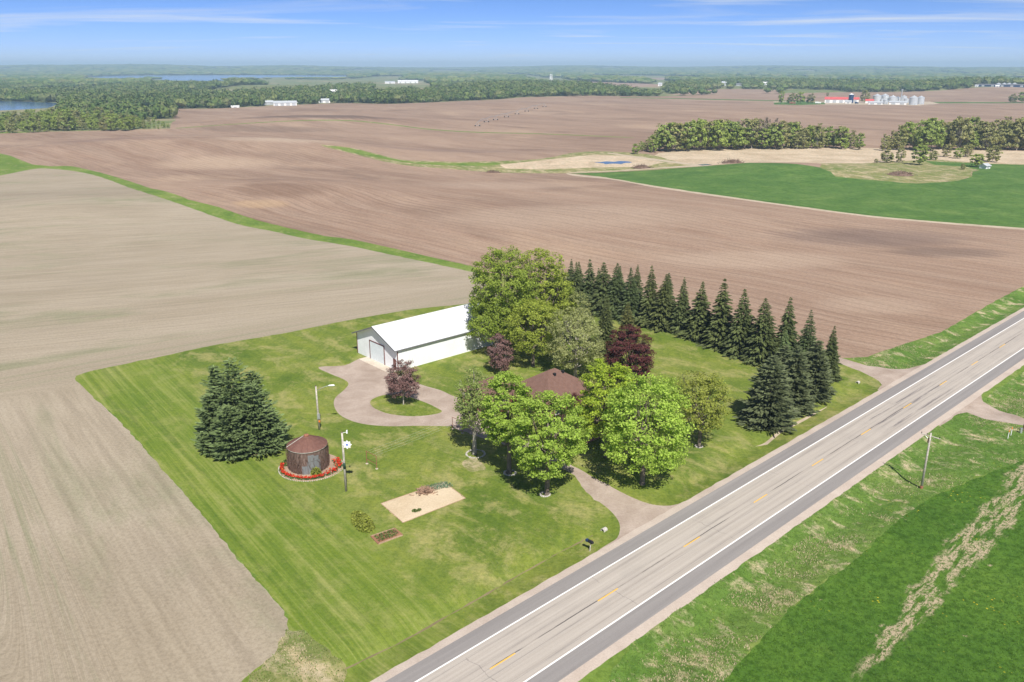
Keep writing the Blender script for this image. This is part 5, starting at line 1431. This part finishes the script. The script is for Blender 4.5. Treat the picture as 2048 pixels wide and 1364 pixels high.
far_building('farm_shed', 'small white lean-to in front of the blue silo', 'shed', 1690.5, 1702, 207, 201, None, 'white', 'grey_roof', 6)
far_building('farm_shed', 'low grey-roofed open shed below the left bins', 'shed', 1738, 1764, 209, 203, None, 'white', 'grey_roof', 9, 2)
far_building('farm_shed', 'low grey-roofed long shed below the middle bins', 'shed', 1779, 1811, 209, 202.5, None, 'white', 'grey_roof', 11, 2)
b = ground(1801, 205); lg = thing('grain_elevator', 'thin grain elevator leg rising above the far bins', 'elevator', tuple(b))
hh = height_to(b, 181); MB().box(-0.6, 0.6, -0.6, 0.6, -1, hh).build('leg_tower', M['grey_metal'], lg); MB().box(-1.2, 1.2, -1, 1, hh + 0.01, hh + 1.8).build('head', M['grey_metal'], lg)
def truck(px, py, w, label, mat):
    b = ground(px, py); L = max(w / px_per_m(b), 5); t = thing('farm_truck', label, 'truck', tuple(b), ang(math.atan2(b[0], b[1]) + math.pi / 2))
    MB().box(-L/2, L*0.18, -1.2, 1.2, 0.8, 2.9).build('cargo_box', M[mat], t); MB().box(L*0.2, L/2, -1.1, 1.1, 0.6, 2.3).build('cab', M[mat], t)
    for x in (-L*0.32, -L*0.1, L*0.34):
        for y in (-1.15, 1.15): MB().tube([(x, y - 0.15, 0.5), (x, y + 0.15, 0.5)], 0.5, 12).build('wheel', M['black'], t)
truck(1636, 207.4, 11, 'white truck parked left of the red-roofed barns', 'white')
truck(1713, 207.6, 7, 'dark blue truck parked right of the blue silo', 'navy')
truck(1585, 208, 12, 'red and dark machine under the farm trees', 'rust')
# farm trees
for (bx, by, ty, k, wd, lab) in [(1561,207.5,182,0,0.6,'tall narrow tree at the left of the far farm'),(1582,207,186,3,1.2,'broad tree of the far farm clump, leftmost'),(1600,207,184,0,1.2,'broad tree in the middle of the far farm clump'),
        (1620,207,186.5,3,1.2,'broad tree of the far farm clump, rightmost'),(1729,205,180,4,1.0,'grey-brown tree between the blue silo and the bins'),(2024,205,187,3,1.1,'olive tree at the right edge below the hill farm'),(2044,205,184,0,1.2,'dark tree at the right edge below the hill farm'),
        (1655,193,184.5,4,1.0,'small distant tree behind the red-roofed barn')]:
    b = ground(bx, by); wood_tree(b, height_to(b, ty), k, lab, None, 'farm_tree', wd)
# hill farm at the far right
far_building('long_barn', 'long dark barn on the hill at the far right', 'barn', 1962, 2046, 173.4, 168.3, None, 'navy', 'trim_grey', 18, 5, rise_f=0.3)
for x, lab in ((1996.5, 'leftmost'), (2007.5, 'second'), (2017.5, 'third'), (2028.5, 'rightmost')):
    grain_bin('pale bin behind the long dark hill barn, %s of four' % lab, x, 172.6, 9, 165.5, 'bin_steel', 'grain_bin', 'bins of the hill farm')
far_building('farm_shed', 'white shed at the right end of the hill farm', 'shed', 2039, 2048, 174.2, 169.6, None, 'white', 'grey_roof', 8)
far_building('farm_shed', 'white shed in front of the long dark hill barn', 'shed', 1991, 1998, 174.2, 170.4, None, 'white', 'white', 7)
far_building('farm_shed', 'small pale shed left of the hill farm', 'shed', 1950, 1956, 174, 169.4, None, 'white', 'grey_roof', 6)
far_building('field_shed', 'small white shed with grey roof in the pasture', 'shed', 1962, 1976, 337.5, 328.5, math.radians(60), 'white', 'grey_roof', 4.0, 1)
# buildings on the left
far_building('long_barn', 'long white barn at the field edge below the left woods', 'barn', 548, 593, 211.5, 202, None, 'white', 'grey_roof', 12, 4)
far_building('farmhouse', 'white farmhouse right behind the long white barn', 'house', 585, 598, 205, 196.5, None, 'white', 'grey_roof', 8, 1)
far_building('farm_shed', 'grey shed at the left end of the long white barn', 'shed', 528, 546, 210, 201, None, 'grey_metal', 'grey_roof', 9, 1)
far_building('farm_shed', 'small white shed in the field left of the long barn', 'shed', 463, 478, 215.4, 212, None, 'white', 'white', 6, 1)
far_building('farm_shed', 'low pale roof at the corner of the left wood', 'shed', 280, 318, 221.5, 217, None, 'white', 'grey_roof', 9, 1)
far_building('farmhouse', 'white house at the field edge right of the long barn', 'house', 637, 660, 206, 197.5, None, 'white', 'grey_roof', 10, 2)
far_building('farm_shed', 'white shed on the slope among far woods', 'shed', 658, 682, 187.2, 179.5, None, 'white', 'white', 10, 2)
far_building('warehouse', 'pale long warehouse among the far woods left of centre', 'warehouse', 796, 836, 166.5, 160.5, None, 'white', 'white', 30, 4)
far_building('farm_shed', 'low white shed on the far woods left of centre', 'shed', 770, 790, 167, 162.5, None, 'white', 'grey_roof', 20, 1)
far_building('farmhouse', 'white house among the far trees right of centre', 'house', 1443, 1455, 171.5, 163, None, 'white', 'grey_roof', 14, 1)
far_building('farmhouse', 'pale house with long roof among far trees right of centre', 'house', 1523, 1537, 170, 164, None, 'white', 'white', 14, 1)
far_building('farmhouse', 'small white house at the near edge of the far trees', 'house', 1316, 1324, 172.5, 165.5, None, 'white', 'grey_roof', 14, 1)
far_building('farmhouse', 'grey house with dark roof near the white far house', 'house', 1470, 1484, 172, 166.5, None, 'grey_metal', 'trim_grey', 14, 1)
b = ground(1102, 161); tw = thing('elevator_tower', 'pale concrete tower standing above the far woods', 'tower', tuple(b))
hh = height_to(b, 148.5); s = px_per_m(b)
for i, x in enumerate((-1.6, 1.6)): MB().tube([(x / s, 0, -2), (x / s, 0, hh * (1 - 0.06 * i))], 1.1 / s, 12).build('silo_tube', M['white'], tw)
MB().box(-2.6 / s, 2.6 / s, -4, 4, hh * 0.86, hh * 0.95).build('head_house', M['white'], tw)

# --- centre-pivot irrigator in the far field
feet = [ground(x, y) for x, y in [(955,252.5),(973,244.5),(991,240),(1013,234.5),(1034,228.5),(1053.5,223),(1072,217.5),(1089,214)]]
piv = thing('irrigation_pivot', 'long wheeled irrigation pivot standing across the far field', 'irrigator', tuple(feet[0]))
o0 = feet[0]
for i, p in enumerate(feet):
    q = p - o0; nx = (feet[min(i+1, 7)] - feet[max(i-1, 0)])[:2]; nx = nx / np.linalg.norm(nx); pn = np.array([-nx[1], nx[0], 0])
    mb = MB(); top = q + [0, 0, 4.0]
    for sg in (-1, 1):
        f_ = q + pn * 2.2 * sg + [0, 0, 0.5]; mb.tube([f_, top], 0.14, 5)
    mb.tube([q + pn * -2.2 + [0, 0, 0.6], q + pn * 2.2 + [0, 0, 0.6]], 0.14, 5)
    tw_ = mb.build('tower_frame', M['grey_metal'], piv)
    for sg in (-1, 1):
        c_ = q + pn * 2.2 * sg + [0, 0, 0.55]; ax = np.array([nx[0], nx[1], 0]) * 0.0 + pn * 0.0
        d_ = np.array([nx[0], nx[1], 0]); MB().tube([c_ - d_ * 0.2, c_ + d_ * 0.2], 0.6, 12).build('wheel', M['black'], tw_)
    if i:
        a = feet[i-1] - o0 + [0, 0, 4.0]; mid = (a + top) / 2
        mb = MB().tube([a, mid + [0, 0, 1.1], top], 0.13, 5); lowm = mid + [0, 0, -0.5]; mb.tube([a, lowm, top], 0.08, 4)
        for k in range(1, 6):
            t_ = k / 6; up_ = a * (1 - t_) + top * t_ + [0, 0, 1.1 * 4 * t_ * (1 - t_)]; dn_ = a * (1 - t_) + top * t_ - [0, 0, 0.5 * 4 * t_ * (1 - t_)]
            mb.tube([up_, dn_], 0.06, 4, False)
        mb.build('span_truss', M['grey_metal'], piv)

# ------------------------------------------------------------------ far woods: one mass of crowns
def ico(level):
    t = (1 + 5 ** 0.5) / 2
    V = [(-1,t,0),(1,t,0),(-1,-t,0),(1,-t,0),(0,-1,t),(0,1,t),(0,-1,-t),(0,1,-t),(t,0,-1),(t,0,1),(-t,0,-1),(-t,0,1)]
    F = [(0,11,5),(0,5,1),(0,1,7),(0,7,10),(0,10,11),(1,5,9),(5,11,4),(11,10,2),(10,7,6),(7,1,8),(3,9,4),(3,4,2),(3,2,6),(3,6,8),(3,8,9),(4,9,5),(2,4,11),(6,2,10),(8,6,7),(9,8,1)]
    V = [np.array(v) / np.linalg.norm(v) for v in V]
    for _ in range(level):
        cache = {}; F2 = []
        def mid(a, b):
            k = (min(a, b), max(a, b))
            if k not in cache: m = V[a] + V[b]; V.append(m / np.linalg.norm(m)); cache[k] = len(V) - 1
            return cache[k]
        for a, b, c in F: x, y, z = mid(a, b), mid(b, c), mid(c, a); F2 += [(a,x,z),(b,y,x),(c,z,y),(x,y,z)]
        F = F2
    return np.array(V), np.array(F)
IC = {0: ico(0), 1: ico(1)}
pts = []
r_ = 1010.0
while r_ < 14500:
    sp = max(11.0, r_ * 0.0085)
    for a in np.arange(-0.66, 0.66, sp / r_):
        aa = a + rng.normal(0, 0.3 * sp / r_); rr = r_ + rng.normal(0, 0.3 * sp); pts.append((rr * math.sin(aa), rr * math.cos(aa), sp))
    r_ += sp * 0.95
pts = np.array(pts)
ok = np.ones(len(pts), bool)
for name, mat, P in REG:
    if name != 'near_grassland' and not name.startswith('road'): ok &= ~inside(P, pts[:, :2])
rr = np.hypot(pts[:, 0], pts[:, 1])
def smooth_noise(x, y, sc, seed):
    g = np.random.default_rng(seed); f = np.zeros(len(x))
    for _ in range(14):
        k = g.normal(size=2) / sc; f += np.sin(x * k[0] + y * k[1] + g.uniform(0, 6.28))
    return f / 14 ** 0.5
clr = smooth_noise(pts[:, 0] * 1.0, pts[:, 1] * 0.45, 210, 3)
ok &= (rr < 1650) | (clr < 0.25 + 0.4 * (rr > 5500))
pts = pts[ok]; rr = rr[ok]
z0 = hz(pts[:, 0], pts[:, 1])
hh_ = rng.uniform(8.0, 18.0, len(pts)) * np.where(rr > 2700, 1.12, 1.0)
def proj_many(X, Y, Z):
    zc = Y * CP - (Z - CAMH) * SP; yc = -((Z - CAMH) * CP + Y * SP)
    return 1024 + FPX * X / zc, 682 + FPX * yc / zc
bxp, byp = proj_many(pts[:, 0], pts[:, 1], z0); txp, typ = proj_many(pts[:, 0], pts[:, 1], z0 + hh_)
keep = np.ones(len(pts), bool)
# open shores in front of the lakes, open ground in front of the buildings
for (x0, x1, yt, yb) in [(-300,125,222.5,262),(165,300,154.5,168),(295,450,160,172),(440,600,154,165),(600,700,153,162),(1640,1752,162,168),
        (526,600,209,222),(460,480,214,222),(278,320,219,232),(635,662,204,212),(656,684,186,198),(768,838,165.5,176),(1440,1458,170,180),(1521,1539,169,178),(1314,1326,171,180),(1468,1486,171,180),(1096,1110,158,168),(1940,2060,172,182)]:
    keep &= ~((bxp > x0) & (bxp < x1) & (typ < yt) & (byp > (yt - 1.0 if yt != 222.5 else 206.5)) & (byp < yb))
pts, rr, z0, hh_ = pts[keep], rr[keep], z0[keep], hh_[keep]
for lvl, sel in ((1, rr < 2700), (0, rr >= 2700)):
    Q = pts[sel]; nQ = len(Q); zz = z0[sel]; U, FF = IC[0 if lvl else 0]; h = hh_[sel]
    wdt = np.maximum(Q[:, 2] * rng.uniform(0.42, 0.86, nQ), 3.6)
    disp = 1 + rng.normal(0, 0.15, (nQ, len(U)))
    sc_ = 0.80 if lvl else 1.0
    V = U[None] * disp[:, :, None]
    V = V * (np.stack([wdt, wdt, h * 0.52], 1) * sc_)[:, None, :] + np.stack([Q[:, 0], Q[:, 1], zz + h * 0.48], 1)[:, None, :]
    Fa = (FF[None] + (np.arange(nQ) * len(U))[:, None, None]).reshape(-1, 3)
    V = V.reshape(-1, 3); faces = [Fa]
    if lvl:                                             # leafy outside of the nearer crowns
        m_ = 46
        d = rng.normal(size=(nQ * m_, 3)); d[:, 2] = np.where(d[:, 2] < -0.4, -d[:, 2], d[:, 2]); d /= np.linalg.norm(d, axis=1)[:, None]
        w3 = np.repeat(np.stack([wdt, wdt, h * 0.52], 1), m_, 0); c3 = np.repeat(np.stack([Q[:, 0], Q[:, 1], zz + h * 0.48], 1), m_, 0)
        Vq, Fq = quads(c3 + d * w3 * rng.uniform(0.78, 1.05, (len(d), 1)), 2.3, rng, 0.5, d, 0.8)
        faces.append(Fq + len(V)); V = np.vstack([V, Vq])
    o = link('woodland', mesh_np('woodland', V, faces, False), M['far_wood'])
    o['kind'] = 'stuff'
    o['label'] = 'mixed green woods around the fields' if lvl else 'hazy blue-green woods reaching to the horizon'
    o['category'] = 'woods'
print('TRIS woods', len(pts))

# ------------------------------------------------------------------ standing grass on the verges and in the crop: blades nobody could count
def tufts(name, label, reg_names, mats, n_try, rmax, size, seed, sel=None):
    r = np.random.default_rng(seed)
    m = np.isin(reg_id, [i for i, (nm, mt, _) in enumerate(REG) if nm in reg_names]) & (np.hypot(cen[:, 0], cen[:, 1]) < rmax)
    m &= np.abs(np.arctan2(cen[:, 0], cen[:, 1])) < 0.75
    tri = GVZ[GF[m]]
    ar = 0.5 * np.linalg.norm(np.cross(tri[:, 1] - tri[:, 0], tri[:, 2] - tri[:, 0]), axis=1)
    w = ar / np.maximum(np.hypot(*tri.mean(axis=1)[:, :2].T), 40) ** 1.2
    k = r.choice(len(tri), n_try, p=w / w.sum())
    u, v = r.uniform(size=(2, n_try)); fl = u + v > 1; u[fl], v[fl] = 1 - u[fl], 1 - v[fl]
    P = tri[k, 0] + (tri[k, 1] - tri[k, 0]) * u[:, None] + (tri[k, 2] - tri[k, 0]) * v[:, None]
    if sel is not None: P = P[sel(P, r)]
    S = size * r.uniform(0.5, 1.3, len(P)); a = r.uniform(0, 6.283, len(P)); lean = r.normal(0, 0.35, (len(P), 2))
    side = np.stack([np.cos(a), np.sin(a), 0 * a], 1) * (S * 0.22)[:, None]
    top = P + np.stack([lean[:, 0] * S, lean[:, 1] * S, S * 0.7], 1)
    V = np.stack([P - side, P + side, top + side * 0.35, top - side * 0.35], 1).reshape(-1, 3); V[:, 2] -= 0.02
    o = link(name, mesh_np(name, V, np.arange(len(V)).reshape(-1, 4)), M[mats]); o['kind'] = 'stuff'; o['label'] = label; o['category'] = 'grass'
M['blade_green'] = leaves('verge_blades', pal((0.150, 0.225, 0.050)), 0.35)
M['blade_crop'] = leaves('crop_blades', pal((0.100, 0.195, 0.028)), 0.35)
M['blade_straw'] = leaves('straw_blades', pal((0.52, 0.43, 0.28), 0.8, 1.0, 1.15), 0.3)
tufts('verge_grass', 'short green grass standing on the road verges', ['grass_verge'], 'blade_green', 50000, 200, 0.17, 1)
def patchy(P, r):
    f = smooth_noise(P[:, 0], P[:, 1], 2.6, 9) + 0.8 * smooth_noise(P[:, 0], P[:, 1], 0.9, 10)
    n_ = (P[:, :2] - RA[:2]) @ RN
    return (f + r.normal(0, 0.5, len(P)) > 0.75) & ((n_ > 8.5) | (n_ < -7))
tufts('dry_grass', 'pale dry straw grass patches on the verge and corner', ['grass_verge', 'rough_grass_corner'], 'blade_straw', 80000, 180, 0.20, 2, patchy)
tufts('rough_tufts', 'rough green tufts in the corner by the stubble field', ['rough_grass_corner'], 'blade_green', 4000, 120, 0.20, 3)
tufts('crop_plants', 'dense green crop plants in the field across the road', ['crop_field'], 'blade_crop', 70000, 200, 0.17, 4)

# ------------------------------------------------------------------ the air between here and the horizon
hz_mat = bpy.data.materials.new('hazy_air'); hz_mat.use_nodes = True
nt = hz_mat.node_tree; nt.nodes.clear()
ho = nt.nodes.new('ShaderNodeOutputMaterial'); hv_ = nt.nodes.new('ShaderNodeVolumePrincipled')
hv_.inputs['Color'].default_value = (0.56, 0.80, 1.0, 1)
hv_.inputs['Density'].default_value = 0.00014
hv_.inputs['Anisotropy'].default_value = 0.0
nt.links.new(hv_.outputs[0], ho.inputs['Volume'])
hb_ = MB().box(-15300, 15300, -15300, 15300, -8, 125).build('haze', hz_mat)
hb_['kind'] = 'stuff'
